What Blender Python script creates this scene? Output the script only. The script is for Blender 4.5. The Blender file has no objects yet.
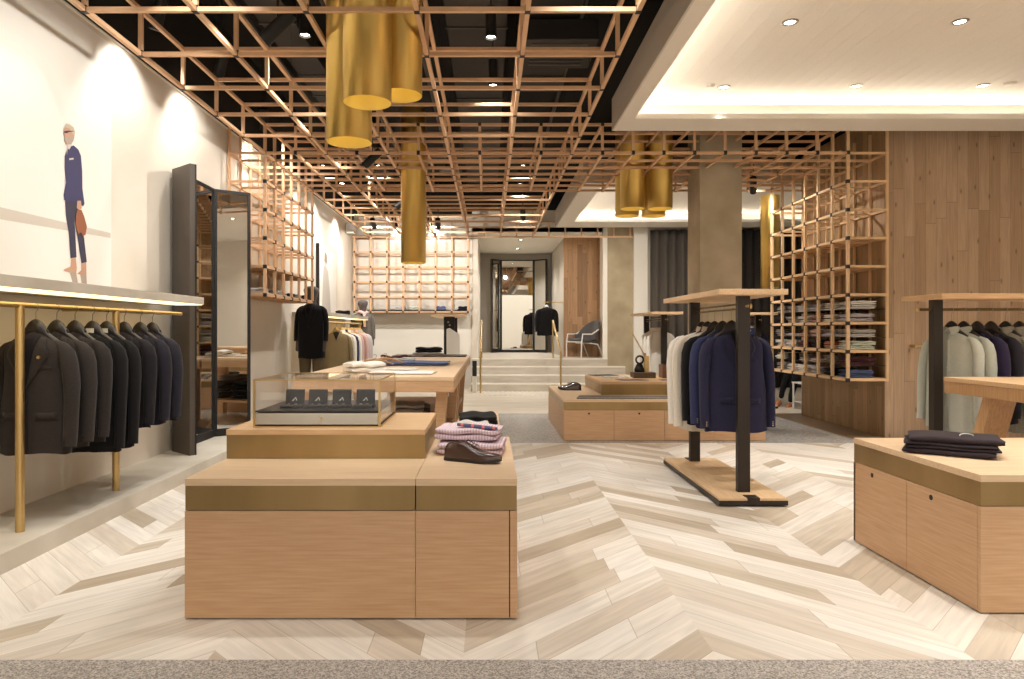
import bpy, bmesh, math, random
from mathutils import Vector, Matrix, noise
PI = math.pi
C = bpy.context.scene.collection
R0 = random.Random(7)

# ------------------------------------------------------------------ materials
def lin(c):
    return tuple(((v / 255) / 12.92 if v / 255 <= .04045 else ((v / 255 + .055) / 1.055) ** 2.4) for v in c)

def mk(name, rgb, rough=.6, metal=0.0, n_scale=None, n_amt=.15, n_vec=(1, 1, 1), rgb2=None, bump=0.0, spec=.5, detail=4, sheen=0, coat=0):
    m = bpy.data.materials.new(name); m.use_nodes = True
    nt = m.node_tree; b = nt.nodes['Principled BSDF']
    b.inputs['Roughness'].default_value = rough; b.inputs['Metallic'].default_value = metal
    b.inputs['Specular IOR Level'].default_value = spec
    if sheen: b.inputs['Sheen Weight'].default_value = sheen
    if coat: b.inputs['Coat Weight'].default_value = coat
    c = lin(rgb)
    if n_scale is None:
        b.inputs['Base Color'].default_value = (*c, 1)
    else:
        c2 = lin(rgb2) if rgb2 else tuple(v * (1 - n_amt) for v in c)
        tc = nt.nodes.new('ShaderNodeTexCoord'); mp = nt.nodes.new('ShaderNodeMapping')
        mp.inputs['Scale'].default_value = n_vec
        no = nt.nodes.new('ShaderNodeTexNoise'); no.inputs['Scale'].default_value = n_scale; no.inputs['Detail'].default_value = detail
        rp = nt.nodes.new('ShaderNodeValToRGB')
        rp.color_ramp.elements[0].position = .3; rp.color_ramp.elements[1].position = .7
        rp.color_ramp.elements[0].color = (*c2, 1); rp.color_ramp.elements[1].color = (*c, 1)
        nt.links.new(tc.outputs['Object'], mp.inputs[0]); nt.links.new(mp.outputs[0], no.inputs['Vector'])
        nt.links.new(no.outputs[0], rp.inputs[0]); nt.links.new(rp.outputs[0], b.inputs['Base Color'])
        if bump:
            bp = nt.nodes.new('ShaderNodeBump'); bp.inputs['Strength'].default_value = bump; bp.inputs['Distance'].default_value = .01
            nt.links.new(no.outputs[0], bp.inputs['Height']); nt.links.new(bp.outputs[0], b.inputs['Normal'])
    return m

def emis(name, rgb, s):
    m = bpy.data.materials.new(name); m.use_nodes = True
    b = m.node_tree.nodes['Principled BSDF']
    b.inputs['Base Color'].default_value = (.8, .8, .8, 1)
    b.inputs['Emission Color'].default_value = (*lin(rgb), 1); b.inputs['Emission Strength'].default_value = s
    return m

def glass(name, tint=(1, 1, 1), ior=1.45):
    m = bpy.data.materials.new(name); m.use_nodes = True
    nt = m.node_tree; nt.nodes.remove(nt.nodes['Principled BSDF'])
    t = nt.nodes.new('ShaderNodeBsdfTransparent'); t.inputs[0].default_value = (*tint, 1)
    g = nt.nodes.new('ShaderNodeBsdfGlossy'); g.inputs['Roughness'].default_value = .02
    lw = nt.nodes.new('ShaderNodeLayerWeight'); lw.inputs[0].default_value = .5
    pw = math_n(nt, 'MULTIPLY_ADD', math_n(nt, 'POWER', lw.outputs['Facing'], 4.0), .5, .03)
    mx = nt.nodes.new('ShaderNodeMixShader')
    nt.links.new(pw, mx.inputs[0]); nt.links.new(t.outputs[0], mx.inputs[1]); nt.links.new(g.outputs[0], mx.inputs[2])
    nt.links.new(mx.outputs[0], nt.nodes['Material Output'].inputs[0])
    return m

def node(nt, typ, **kw):
    n = nt.nodes.new(typ)
    for k, v in kw.items(): setattr(n, k, v)
    return n

def math_n(nt, op, a, b=None, c=None):
    n = nt.nodes.new('ShaderNodeMath'); n.operation = op
    for i, v in enumerate((a, b, c)):
        if v is None: continue
        if isinstance(v, (int, float)): n.inputs[i].default_value = v
        else: nt.links.new(v, n.inputs[i])
    return n.outputs[0]

def chevron_mat():
    m = bpy.data.materials.new('chevron_oak'); m.use_nodes = True; nt = m.node_tree; b = nt.nodes['Principled BSDF']
    W = 1.09; X0 = .98; ST = .215
    tc = node(nt, 'ShaderNodeTexCoord'); sp = node(nt, 'ShaderNodeSeparateXYZ'); nt.links.new(tc.outputs['Object'], sp.inputs[0])
    x = math_n(nt, 'SUBTRACT', sp.outputs[0], X0); y = sp.outputs[1]
    tri = math_n(nt, 'PINGPONG', x, W)
    strip = math_n(nt, 'FLOOR', math_n(nt, 'DIVIDE', x, W))
    v = math_n(nt, 'DIVIDE', math_n(nt, 'ADD', y, tri), ST)
    idx = math_n(nt, 'FLOOR', v); fr = math_n(nt, 'FRACT', v)
    cb = node(nt, 'ShaderNodeCombineXYZ'); nt.links.new(strip, cb.inputs[0]); nt.links.new(idx, cb.inputs[1])
    wn = node(nt, 'ShaderNodeTexWhiteNoise'); wn.noise_dimensions = '3D'; nt.links.new(cb.outputs[0], wn.inputs[0])
    # butt joint somewhere along each plank
    jt = math_n(nt, 'ADD', math_n(nt, 'MULTIPLY', wn.outputs[0], .8), .2)
    seg = math_n(nt, 'GREATER_THAN', tri, jt)
    cb2 = node(nt, 'ShaderNodeCombineXYZ'); nt.links.new(strip, cb2.inputs[0]); nt.links.new(idx, cb2.inputs[1]); nt.links.new(math_n(nt, 'ADD', seg, 3.0), cb2.inputs[2])
    wn2 = node(nt, 'ShaderNodeTexWhiteNoise'); nt.links.new(cb2.outputs[0], wn2.inputs[0])
    rp = node(nt, 'ShaderNodeValToRGB'); e = rp.color_ramp.elements
    rp.color_ramp.interpolation = 'LINEAR'
    e[0].position = 0; e[0].color = (*lin((184, 168, 146)), 1)
    e[1].position = .16; e[1].color = (*lin((200, 186, 166)), 1)
    for p, c in ((.30, (214, 202, 186)), (.40, (228, 219, 206)), (1, (236, 229, 219))):
        q = e.new(p); q.color = (*lin(c), 1)
    nt.links.new(wn2.outputs[0], rp.inputs[0])
    # grain
    gx = math_n(nt, 'MULTIPLY', tri, 2.2); gy = math_n(nt, 'MULTIPLY', v, 3.2)
    gz = math_n(nt, 'MULTIPLY', wn2.outputs[0], 40)
    cg = node(nt, 'ShaderNodeCombineXYZ'); nt.links.new(gx, cg.inputs[0]); nt.links.new(gy, cg.inputs[1]); nt.links.new(gz, cg.inputs[2])
    no = node(nt, 'ShaderNodeTexNoise'); no.inputs['Scale'].default_value = 1.3; no.inputs['Detail'].default_value = 5; no.inputs['Distortion'].default_value = .6
    nt.links.new(cg.outputs[0], no.inputs['Vector'])
    gr = node(nt, 'ShaderNodeMapRange'); gr.inputs[1].default_value = .35; gr.inputs[2].default_value = .68; gr.inputs[3].default_value = .84; gr.inputs[4].default_value = 1.03
    nt.links.new(no.outputs[0], gr.inputs[0])
    mx = node(nt, 'ShaderNodeMix', data_type='RGBA', blend_type='MULTIPLY'); mx.inputs[0].default_value = 1
    nt.links.new(rp.outputs[0], mx.inputs[6]); nt.links.new(gr.outputs[0], mx.inputs[7])
    # seams
    s1 = math_n(nt, 'LESS_THAN', fr, .022)
    s2 = math_n(nt, 'LESS_THAN', math_n(nt, 'ABSOLUTE', math_n(nt, 'SUBTRACT', tri, jt)), .0022)
    s = math_n(nt, 'MAXIMUM', s1, s2)
    mx2 = node(nt, 'ShaderNodeMix', data_type='RGBA'); nt.links.new(math_n(nt, 'MULTIPLY', s, .45), mx2.inputs[0])
    nt.links.new(mx.outputs[2], mx2.inputs[6]); mx2.inputs[7].default_value = (*lin((120, 100, 78)), 1)
    nt.links.new(mx2.outputs[2], b.inputs['Base Color']); b.inputs['Roughness'].default_value = .42; b.inputs['Specular IOR Level'].default_value = .35
    return m

def plank_wall_mat(name, axis, pal, w=.14, lenz=1.9):
    """vertical boards; axis = object axis across the boards"""
    m = bpy.data.materials.new(name); m.use_nodes = True; nt = m.node_tree; b = nt.nodes['Principled BSDF']
    tc = node(nt, 'ShaderNodeTexCoord'); sp = node(nt, 'ShaderNodeSeparateXYZ'); nt.links.new(tc.outputs['Object'], sp.inputs[0])
    a = math_n(nt, 'DIVIDE', sp.outputs[axis], w); z = sp.outputs[2]
    i = math_n(nt, 'FLOOR', a); fr = math_n(nt, 'FRACT', a)
    wn0 = node(nt, 'ShaderNodeTexWhiteNoise'); wn0.noise_dimensions = '1D'; nt.links.new(i, wn0.inputs['W'])
    zz = math_n(nt, 'DIVIDE', math_n(nt, 'ADD', z, math_n(nt, 'MULTIPLY', wn0.outputs[0], 5)), lenz)
    j = math_n(nt, 'FLOOR', zz); fz = math_n(nt, 'FRACT', zz)
    cb = node(nt, 'ShaderNodeCombineXYZ'); nt.links.new(i, cb.inputs[0]); nt.links.new(j, cb.inputs[1])
    wn = node(nt, 'ShaderNodeTexWhiteNoise'); nt.links.new(cb.outputs[0], wn.inputs[0])
    rp = node(nt, 'ShaderNodeValToRGB'); e = rp.color_ramp.elements
    e[0].color = (*lin(pal[0]), 1); e[1].color = (*lin(pal[2]), 1); q = e.new(.5); q.color = (*lin(pal[1]), 1)
    nt.links.new(wn.outputs[0], rp.inputs[0])
    cg = node(nt, 'ShaderNodeCombineXYZ')
    nt.links.new(math_n(nt, 'MULTIPLY', a, 3.5), cg.inputs[0]); nt.links.new(math_n(nt, 'MULTIPLY', z, 1.1), cg.inputs[1]); nt.links.new(math_n(nt, 'MULTIPLY', wn.outputs[0], 30), cg.inputs[2])
    no = node(nt, 'ShaderNodeTexNoise'); no.inputs['Scale'].default_value = 1.6; no.inputs['Detail'].default_value = 6; no.inputs['Distortion'].default_value = 1.0
    nt.links.new(cg.outputs[0], no.inputs['Vector'])
    gr = node(nt, 'ShaderNodeMapRange'); gr.inputs[1].default_value = .3; gr.inputs[2].default_value = .7; gr.inputs[3].default_value = .8; gr.inputs[4].default_value = 1.08
    nt.links.new(no.outputs[0], gr.inputs[0])
    # knots
    ck = node(nt, 'ShaderNodeCombineXYZ'); nt.links.new(math_n(nt, 'MULTIPLY', a, .9), ck.inputs[0]); nt.links.new(math_n(nt, 'MULTIPLY', z, 2.4), ck.inputs[1])
    vo = node(nt, 'ShaderNodeTexVoronoi'); vo.voronoi_dimensions = '2D'; vo.inputs['Scale'].default_value = .6; nt.links.new(ck.outputs[0], vo.inputs['Vector'])
    kn = node(nt, 'ShaderNodeMapRange'); kn.inputs[1].default_value = .02; kn.inputs[2].default_value = .07; kn.inputs[3].default_value = .5; kn.inputs[4].default_value = 1
    nt.links.new(vo.outputs[0], kn.inputs[0])
    mx = node(nt, 'ShaderNodeMix', data_type='RGBA', blend_type='MULTIPLY'); mx.inputs[0].default_value = 1
    nt.links.new(rp.outputs[0], mx.inputs[6]); nt.links.new(math_n(nt, 'MULTIPLY', gr.outputs[0], kn.outputs[0]), mx.inputs[7])
    s = math_n(nt, 'MAXIMUM', math_n(nt, 'LESS_THAN', fr, .025), math_n(nt, 'LESS_THAN', fz, .003))
    mx2 = node(nt, 'ShaderNodeMix', data_type='RGBA'); nt.links.new(math_n(nt, 'MULTIPLY', s, .6), mx2.inputs[0])
    nt.links.new(mx.outputs[2], mx2.inputs[6]); mx2.inputs[7].default_value = (*lin((70, 52, 38)), 1)
    nt.links.new(mx2.outputs[2], b.inputs['Base Color']); b.inputs['Roughness'].default_value = .6
    return m

def speckle_mat(name, a, c, scale=260, rough=.35):
    m = bpy.data.materials.new(name); m.use_nodes = True; nt = m.node_tree; b = nt.nodes['Principled BSDF']
    tc = node(nt, 'ShaderNodeTexCoord'); vo = node(nt, 'ShaderNodeTexVoronoi'); vo.inputs['Scale'].default_value = scale
    nt.links.new(tc.outputs['Object'], vo.inputs['Vector'])
    bw = node(nt, 'ShaderNodeSeparateColor'); nt.links.new(vo.outputs['Color'], bw.inputs[0])
    rp = node(nt, 'ShaderNodeValToRGB'); e = rp.color_ramp.elements
    e[0].color = (*lin(a), 1); e[1].color = (*lin(c), 1)
    nt.links.new(bw.outputs[0], rp.inputs[0]); nt.links.new(rp.outputs[0], b.inputs['Base Color'])
    b.inputs['Roughness'].default_value = rough
    return m

def stripe_mat(name, a, c, freq, axis='X', rough=.8, thr=.5, diag=False):
    m = bpy.data.materials.new(name); m.use_nodes = True; nt = m.node_tree; b = nt.nodes['Principled BSDF']
    tc = node(nt, 'ShaderNodeTexCoord'); sp = node(nt, 'ShaderNodeSeparateXYZ'); nt.links.new(tc.outputs['Object'], sp.inputs[0])
    v = sp.outputs['XYZ'.index(axis)]
    if diag: v = math_n(nt, 'ADD', sp.outputs[0], math_n(nt, 'MULTIPLY', sp.outputs[1], .5))
    s = math_n(nt, 'GREATER_THAN', math_n(nt, 'FRACT', math_n(nt, 'MULTIPLY', v, freq)), thr)
    mx = node(nt, 'ShaderNodeMix', data_type='RGBA'); nt.links.new(s, mx.inputs[0])
    mx.inputs[6].default_value = (*lin(a), 1); mx.inputs[7].default_value = (*lin(c), 1)
    nt.links.new(mx.outputs[2], b.inputs['Base Color']); b.inputs['Roughness'].default_value = rough
    return m

M = {}
M['oak'] = mk('oak_veneer', (205, 168, 130), .5, n_scale=4, n_vec=(1, 1, 22), rgb2=(190, 150, 111), bump=.04)
M['oak_top'] = mk('oak_top', (224, 196, 162), .45, n_scale=3, n_vec=(1, 18, 18), rgb2=(212, 181, 144), bump=.03)
M['oak_topy'] = mk('oak_top_long', (222, 190, 150), .45, n_scale=4, n_vec=(14, 1, 14), rgb2=(206, 170, 128), bump=.03)
M['oak_topx'] = mk('oak_top_cross', (216, 182, 140), .45, n_scale=5, n_vec=(1, 14, 14), rgb2=(198, 160, 116), bump=.04)
M['oak_dark'] = mk('oak_table', (186, 146, 102), .5, n_scale=4, n_vec=(18, 18, 1), rgb2=(164, 124, 82), bump=.04)
M['gap'] = mk('shadow_gap', (40, 30, 22), .8)
M['brass_band'] = mk('brushed_brass', (176, 150, 106), .36, .9, n_scale=2.2, n_vec=(1, 1, .2), rgb2=(146, 122, 82))
M['brass'] = mk('satin_brass', (200, 172, 118), .34, .95)
M['gold'] = mk('gold_lacquer', (208, 174, 96), .28, .8, n_scale=2, n_vec=(4, 4, .6), n_amt=.1)
M['gold_in'] = mk('gold_inside', (236, 214, 128), .6, 0)
M['lattice'] = mk('lattice_timber', (222, 180, 140), .5, n_scale=6, n_amt=.12)
M['lattice_shelf'] = mk('lattice_shelf_timber', (224, 188, 144), .5, n_scale=6, n_amt=.12)
M['joint'] = mk('joint_black', (22, 19, 17), .5)
M['blk'] = mk('blackened_steel', (50, 43, 38), .45, .4)
M['blk2'] = mk('black_paint', (20, 18, 17), .6)
M['mirror_back'] = mk('mirror_back', (78, 70, 62), .5)
M['plaster'] = mk('wall_plaster', (224, 214, 199), .85, n_scale=1.4, rgb2=(214, 203, 186), bump=.02, n_vec=(1, .5, 1))
M['beige'] = mk('beige_wall', (214, 204, 188), .85)
M['whitewall'] = mk('white_wall', (230, 224, 212), .85, n_scale=.8, n_amt=.03)
M['greywall'] = mk('grey_wall', (180, 170, 156), .85)
M['white'] = mk('white_board', (240, 236, 229), .7)
M['fascia'] = mk('fascia_board', (206, 198, 186), .7, n_scale=3, n_vec=(14, 1, 20), n_amt=.08)
M['concrete'] = mk('concrete', (186, 172, 148), .75, n_scale=2.2, rgb2=(160, 146, 122), bump=.05, detail=8)
M['conc_wall'] = mk('concrete_wall', (176, 160, 130), .75, n_scale=2.2, rgb2=(150, 134, 106), bump=.05, detail=8)
M['conc_light'] = mk('pale_stone', (206, 198, 184), .6, n_scale=3, rgb2=(188, 179, 163), bump=.03, detail=8)
M['step'] = mk('step_stone', (200, 190, 174), .6, n_scale=2, n_vec=(1, 5, 5), rgb2=(178, 167, 149))
M['nosing'] = mk('step_nosing', (235, 228, 214), .6)
M['void'] = mk('void_black', (14, 12, 11), .9)
M['duct'] = mk('duct_black', (34, 31, 29), .6, n_scale=3, n_amt=.3)
M['duct2'] = mk('duct_grey', (58, 54, 50), .5)
M['chevron'] = chevron_mat()
M['granite'] = speckle_mat('granite', (116, 108, 100), (204, 196, 188), 150, .5)
M['terrazzo'] = speckle_mat('terrazzo', (150, 146, 140), (196, 192, 186), 60, .22)
M['brown_floor_shaded'] = mk('brown_floor_shaded', (120, 100, 78), .3, n_scale=4, n_vec=(8, 1, 1), n_amt=.35)  # brown floor; its shadow by the timber wall is mixed into the colour
M['rear_floor'] = mk('rear_floor', (224, 214, 198), .3, n_scale=1.2, n_vec=(1, 5, 1), rgb2=(196, 182, 160))
M['tactile'] = stripe_mat('tactile', (240, 232, 216), (170, 158, 138), 9, diag=True)
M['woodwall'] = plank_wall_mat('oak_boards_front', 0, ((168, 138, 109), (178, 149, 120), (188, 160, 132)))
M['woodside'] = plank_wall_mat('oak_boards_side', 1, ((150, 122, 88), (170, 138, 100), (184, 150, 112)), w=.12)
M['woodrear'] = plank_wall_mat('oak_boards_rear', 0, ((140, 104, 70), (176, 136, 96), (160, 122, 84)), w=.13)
M['mirror'] = mk('mirror_glass', (225, 225, 222), .015, 1.0)
M['glass'] = glass('case_glass')
M['lamp'] = emis('lamp_white', (255, 244, 225), 18)
M['led'] = emis('led_strip', (255, 244, 228), 40)
M['led_y'] = emis('led_shelf', (255, 226, 165), 2.2)
M['curtain'] = mk('curtain_grey', (84, 76, 68), .9)
M['curtain_d'] = mk('curtain_dark', (46, 40, 36), .9)
M['poster'] = mk('poster_white', (236, 230, 220), .6)
M['poster_band'] = mk('poster_band', (206, 196, 182), .6)
M['skin'] = mk('print_skin', (196, 152, 124), .6)
M['hair'] = mk('print_hair', (196, 180, 156), .6)
M['p_navy'] = mk('print_navy', (64, 62, 96), .6)
M['p_navy2'] = mk('print_trousers', (62, 58, 76), .6)
M['p_brown'] = mk('print_brown', (150, 92, 64), .6)
M['p_pale'] = mk('print_pale', (206, 196, 184), .6)
M['p_refl'] = mk('print_reflection', (176, 158, 142), .6)
def fab(name, rgb, **k):
    M[name] = mk('cloth_' + name, rgb, .85, n_scale=k.get('s', 60), n_amt=k.get('a', .18), bump=.05, sheen=.05, spec=.2)
fab('charcoal', (42, 36, 33)); fab('char2', (47, 41, 37)); fab('black', (18, 16, 17)); fab('inkblack', (30, 27, 31)); fab('navydark', (36, 33, 42))
fab('navy', (40, 39, 63)); fab('blue', (50, 54, 88)); fab('lining', (26, 21, 24)); fab('blacktail', (34, 30, 28))
fab('white', (232, 226, 216), a=.05); fab('offwhite', (222, 212, 196), a=.05); fab('sage', (196, 200, 190), a=.08); fab('sage2', (182, 187, 176), a=.08)
fab('tweed', (176, 172, 158), s=90, a=.4); fab('indigo', (40, 34, 62)); fab('olive', (136, 120, 90), a=.12); fab('navyshirt', (50, 54, 84))
fab('pink', (216, 186, 180), a=.08); fab('rose', (188, 142, 128), a=.1); fab('greypale', (204, 198, 194), a=.06); fab('lilac', (196, 188, 194), a=.06)
fab('mid', (150, 142, 134), a=.2); fab('rust', (192, 112, 78), a=.1); fab('mint', (200, 204, 188), a=.08); fab('burg', (92, 52, 56), a=.3); fab('denim', (84, 96, 130), a=.15)
fab('espresso', (46, 36, 40), a=.2); fab('bluefold', (98, 108, 142), a=.1); fab('greyfab', (104, 98, 92), a=.2); fab('mann', (96, 88, 84), a=.1); fab('olivet', (104, 90, 66))
M['pinkstripe'] = stripe_mat('cloth_pink_stripe', (222, 204, 208), (200, 172, 184), 60, 'X')
M['tiestripe'] = stripe_mat('cloth_tie', (58, 58, 92), (196, 92, 88), 16, 'X', thr=.75)
M['patterned'] = stripe_mat('cloth_pattern', (60, 58, 56), (150, 140, 126), 60, 'X')
M['shoe'] = mk('shoe_leather', (66, 44, 36), .22, coat=.5); M['shoe_tan'] = mk('shoe_tan', (176, 112, 76), .35); M['sole'] = mk('shoe_sole', (30, 24, 22), .5)
M['hanger'] = mk('hanger_black', (40, 34, 31), .5); M['hook'] = mk('hook_steel', (150, 142, 130), .3, 1)
M['walnut'] = mk('walnut', (124, 76, 44), .4, n_scale=5, n_vec=(1, 6, 6), n_amt=.3)
M['dkblock'] = mk('dark_block', (84, 66, 44), .5)
M['button'] = mk('button', (190, 160, 120), .4)
M['whitemetal'] = mk('white_metal', (224, 218, 208), .4)
M['seatgrey'] = mk('seat_grey', (86, 82, 80), .8)
M['steelfront'] = mk('drawer_front', (206, 200, 188), .12, .6)
M['label_w'] = mk('label_white', (225, 222, 214), .6)
M['cream'] = mk('cream_panel', (214, 202, 180), .7)
M['paper'] = mk('magazine_page', (226, 222, 214), .5, n_scale=14, rgb2=(90, 80, 76), detail=1)
M['magenta'] = mk('magazine_cover', (130, 70, 84), .4, n_scale=9, rgb2=(70, 52, 60))
M['rail_dark'] = mk('rail_bronze', (120, 96, 60), .35, .9)
M['shopfront_blue'] = mk('screen_off', (60, 62, 70), .3)

# ------------------------------------------------------------------ mesh helpers
class MB:
    def __init__(s): s.v = []; s.f = []; s.m = []; s.sm = []
    def add(s, vs, fs, mi=0, smooth=False):
        o = len(s.v); s.v += [tuple(p) for p in vs]
        for f in fs: s.f.append([i + o for i in f]); s.m.append(mi); s.sm.append(smooth)
    def box(s, a, b, mi=0):
        (x0, y0, z0), (x1, y1, z1) = a, b
        x0, x1 = sorted((x0, x1)); y0, y1 = sorted((y0, y1)); z0, z1 = sorted((z0, z1))
        vs = [(x0, y0, z0), (x1, y0, z0), (x1, y1, z0), (x0, y1, z0), (x0, y0, z1), (x1, y0, z1), (x1, y1, z1), (x0, y1, z1)]
        s.add(vs, [(0, 3, 2, 1), (4, 5, 6, 7), (0, 1, 5, 4), (1, 2, 6, 5), (2, 3, 7, 6), (3, 0, 4, 7)], mi)
        return s
    def bar(s, p, q, w, h=None, mi=0, up=(0, 0, 1)):
        h = h or w; p, q = Vector(p), Vector(q); d = (q - p).normalized(); up = Vector(up)
        if abs(d.dot(up)) > .99: up = Vector((0, 1, 0))
        sx = d.cross(up).normalized() * w / 2; sy = sx.cross(d).normalized() * h / 2
        vs = [e + a * sx + b * sy for e in (p, q) for a, b in ((-1, -1), (1, -1), (1, 1), (-1, 1))]
        s.add(vs, [(0, 1, 2, 3), (7, 6, 5, 4), (0, 4, 5, 1), (1, 5, 6, 2), (2, 6, 7, 3), (3, 7, 4, 0)], mi)
        return s
    def tube(s, pts, r, n=10, mi=0, caps=True, flat=(1, 1)):
        pts = [Vector(p) for p in pts]; rs = r if isinstance(r, (list, tuple)) else [r] * len(pts)
        vs = []; fs = []; ref = None
        for i, p in enumerate(pts):
            d = (pts[min(i + 1, len(pts) - 1)] - pts[max(i - 1, 0)]).normalized()
            if ref is None:
                ref = Vector((1, 0, 0)) if abs(d.x) < .9 else Vector((0, 1, 0))
            a = (ref - d * ref.dot(d)).normalized(); ref = a; b = d.cross(a)
            for k in range(n):
                t = 2 * PI * k / n
                vs.append(p + a * math.cos(t) * rs[i] * flat[0] + b * math.sin(t) * rs[i] * flat[1])
        for i in range(len(pts) - 1):
            for k in range(n):
                fs.append((i * n + k, i * n + (k + 1) % n, (i + 1) * n + (k + 1) % n, (i + 1) * n + k))
        s.add(vs, fs, mi, True)
        if caps: s.add(vs[:n], [tuple(reversed(range(n)))], mi); s.add(vs[-n:], [tuple(range(n))], mi)
        return s
    def lathe(s, c, prof, n=32, mi=0, closed=False):
        vs = [(c[0] + r * math.cos(2 * PI * k / n), c[1] + r * math.sin(2 * PI * k / n), c[2] + z) for r, z in prof for k in range(n)]
        fs = [(i * n + k, i * n + (k + 1) % n, (i + 1) * n + (k + 1) % n, (i + 1) * n + k) for i in range(len(prof) - 1) for k in range(n)]
        s.add(vs, fs, mi, True); return s
    def grid(s, rows, mi=0, smooth=True, close=False):
        n = len(rows[0]); vs = [p for r in rows for p in r]
        fs = [(i * n + k, i * n + (k + 1) % n, (i + 1) * n + (k + 1) % n, (i + 1) * n + k) for i in range(len(rows) - 1) for k in range(n if close else n - 1)]
        s.add(vs, fs, mi, smooth); return s
    def poly(s, pts, mi=0):
        s.add(pts, [tuple(range(len(pts)))], mi); return s
    def prism(s, pts, off, mi=0):
        n = len(pts); off = Vector(off); q = [Vector(p) + off for p in pts]
        s.add(list(pts) + q, [tuple(reversed(range(n))), tuple(range(n, 2 * n))] + [(i, (i + 1) % n, (i + 1) % n + n, i + n) for i in range(n)], mi); return s
    def build(s, name, mats, parent=None, bevel=0, solid=0, sub=0, loc=None):
        me = bpy.data.meshes.new(name); me.from_pydata(s.v, [], s.f)
        if not isinstance(mats, (list, tuple)): mats = [mats]
        for m in mats: me.materials.append(M[m] if isinstance(m, str) else m)
        for p, mi, sm in zip(me.polygons, s.m, s.sm): p.material_index = mi; p.use_smooth = sm
        me.validate(); me.update()
        bm = bmesh.new(); bm.from_mesh(me); bmesh.ops.recalc_face_normals(bm, faces=bm.faces); bm.to_mesh(me); bm.free()
        o = bpy.data.objects.new(name, me); C.objects.link(o)
        if parent: o.parent = parent
        if loc: o.location = loc
        if bevel:
            md = o.modifiers.new('b', 'BEVEL'); md.width = bevel; md.segments = 2; md.limit_method = 'ANGLE'; md.angle_limit = .9
        if solid:
            md = o.modifiers.new('s', 'SOLIDIFY'); md.thickness = solid; md.offset = 0
        if sub:
            md = o.modifiers.new('u', 'SUBSURF'); md.levels = sub; md.render_levels = sub
        return o

def box(name, a, b, mat, parent=None, bevel=0): return MB().box(a, b).build(name, mat, parent, bevel)
def thing(name, label, cat, loc=(0, 0, 0), rz=0, group=None):
    o = bpy.data.objects.new(name, None); C.objects.link(o); o.empty_display_size = .1
    o.location = loc; o.rotation_euler = (0, 0, rz); o['label'] = label; o['category'] = cat
    if group: o['group'] = group
    return o
def tag(o, label, cat, group=None, kind=None):
    o['label'] = label; o['category'] = cat
    if group: o['group'] = group
    if kind: o['kind'] = kind
    return o
STRUCT = {'floor': 'floor', 'wall': 'wall', 'ceiling': 'ceiling'}
def struct(name, mb, mat, label=None, bevel=0):
    o = mb.build(name, mat, None, bevel); o['kind'] = 'structure'
    if label: o['label'] = label; o['category'] = name.split('_')[0]
    return o
def copy_tree(src, loc, rz=None, label=None, group=None):
    r = src.copy(); C.objects.link(r); r.location = loc
    if rz is not None: r.rotation_euler = (0, 0, rz)
    if label: r['label'] = label
    if group: r['group'] = group
    for ch in src.children:
        c = ch.copy(); C.objects.link(c); c.parent = r
        for g in ch.children:
            d = g.copy(); C.objects.link(d); d.parent = c
    return r
ORD = ['first', 'second', 'third', 'fourth', 'fifth', 'sixth', 'seventh', 'eighth', 'ninth', 'tenth', 'eleventh', 'twelfth', 'thirteenth', 'fourteenth', 'fifteenth', 'sixteenth']

# ------------------------------------------------------------------ camera
cam = bpy.data.objects.new('camera', bpy.data.cameras.new('camera')); C.objects.link(cam)
cam.location = (0, 0, 1.4); cam.rotation_euler = (PI / 2, 0, 0)
cam.data.sensor_width = 36; cam.data.lens = 36 * 688 / 1024
cam.data.shift_x = 23 / 1024; cam.data.shift_y = -8.5 / 1024; cam.data.clip_end = 200
bpy.context.scene.camera = cam
K = 688.0
def at(x, y, Y): return Vector(((x - 489) * Y / K, Y, 1.4 - (y - 331) * Y / K))

# ================================================================== SETTING
struct('floor', MB().box((-3.42, -4, -.1), (8, 2.93, 0)), 'granite', 'grey speckled granite threshold across the shop entrance')
struct('floor', MB().box((-2.8, 2.93, -.1), (8, 8.6, 0)), 'chevron', 'pale limed oak chevron plank floor')
struct('floor', MB().box((-2.8, 8.6, -.1), (4.71, 11.7, 0)), 'terrazzo', 'grey terrazzo floor band between the plank floors')
struct('floor', MB().box((4.71, 8.6, -.1), (8, 11.7, 0)), 'brown_floor_shaded', 'brown floor strip with painted-in shadow at the foot of the timber wall')
struct('floor', MB().box((-2.8, 11.7, -.1), (8, 15, 0)), 'rear_floor', 'pale floor in front of the steps')
struct('floor', MB().box((-2.8, 15, -.1), (8, 17.5, 0)).box((-.3, 15.0, 0), (3.3, 15.9, .004), 1), ['rear_floor', 'tactile'], 'floor with ribbed warning strip below the steps')
struct('floor', MB().box((-3.42, 2.93, -.1), (-2.8, 17.4, .121)), 'conc_light', 'raised pale stone ledge along the plaster wall', bevel=.004)
struct('wall_left', MB().box((-3.6, -4, 0), (-3.42, 17.6, 4.05)), 'plaster')
struct('trim_1', MB().box((-3.6, -4, 4.05), (-3.42, 17.4, 5.3)), 'void')
struct('painted_gleam', MB().box((-3.42, -4, 4.035), (-3.405, 17.4, 4.05)), 'whitewall')  # white strip stands in for the gleam of light along the wall top
struct('wall_back', MB().box((-3.6, 17.4, 0), (-.42, 17.6, 4.3)), 'whitewall')
struct('wall_alcove_left', MB().box((-.42, 17.3, 0), (-.28, 22.1, 4.3)), 'beige')
struct('wall_alcove_back', MB().box((-.42, 22, 0), (3.2, 22.2, 4.3)), 'greywall')
struct('wall_alcove_right', MB().box((1.98, 18.3, 0), (2.1, 22, 4.3)), 'greywall')
struct('wall_timber_rear', MB().box((1.98, 18.2, .72), (3.02, 18.3, 4.3)), 'woodrear')
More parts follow.
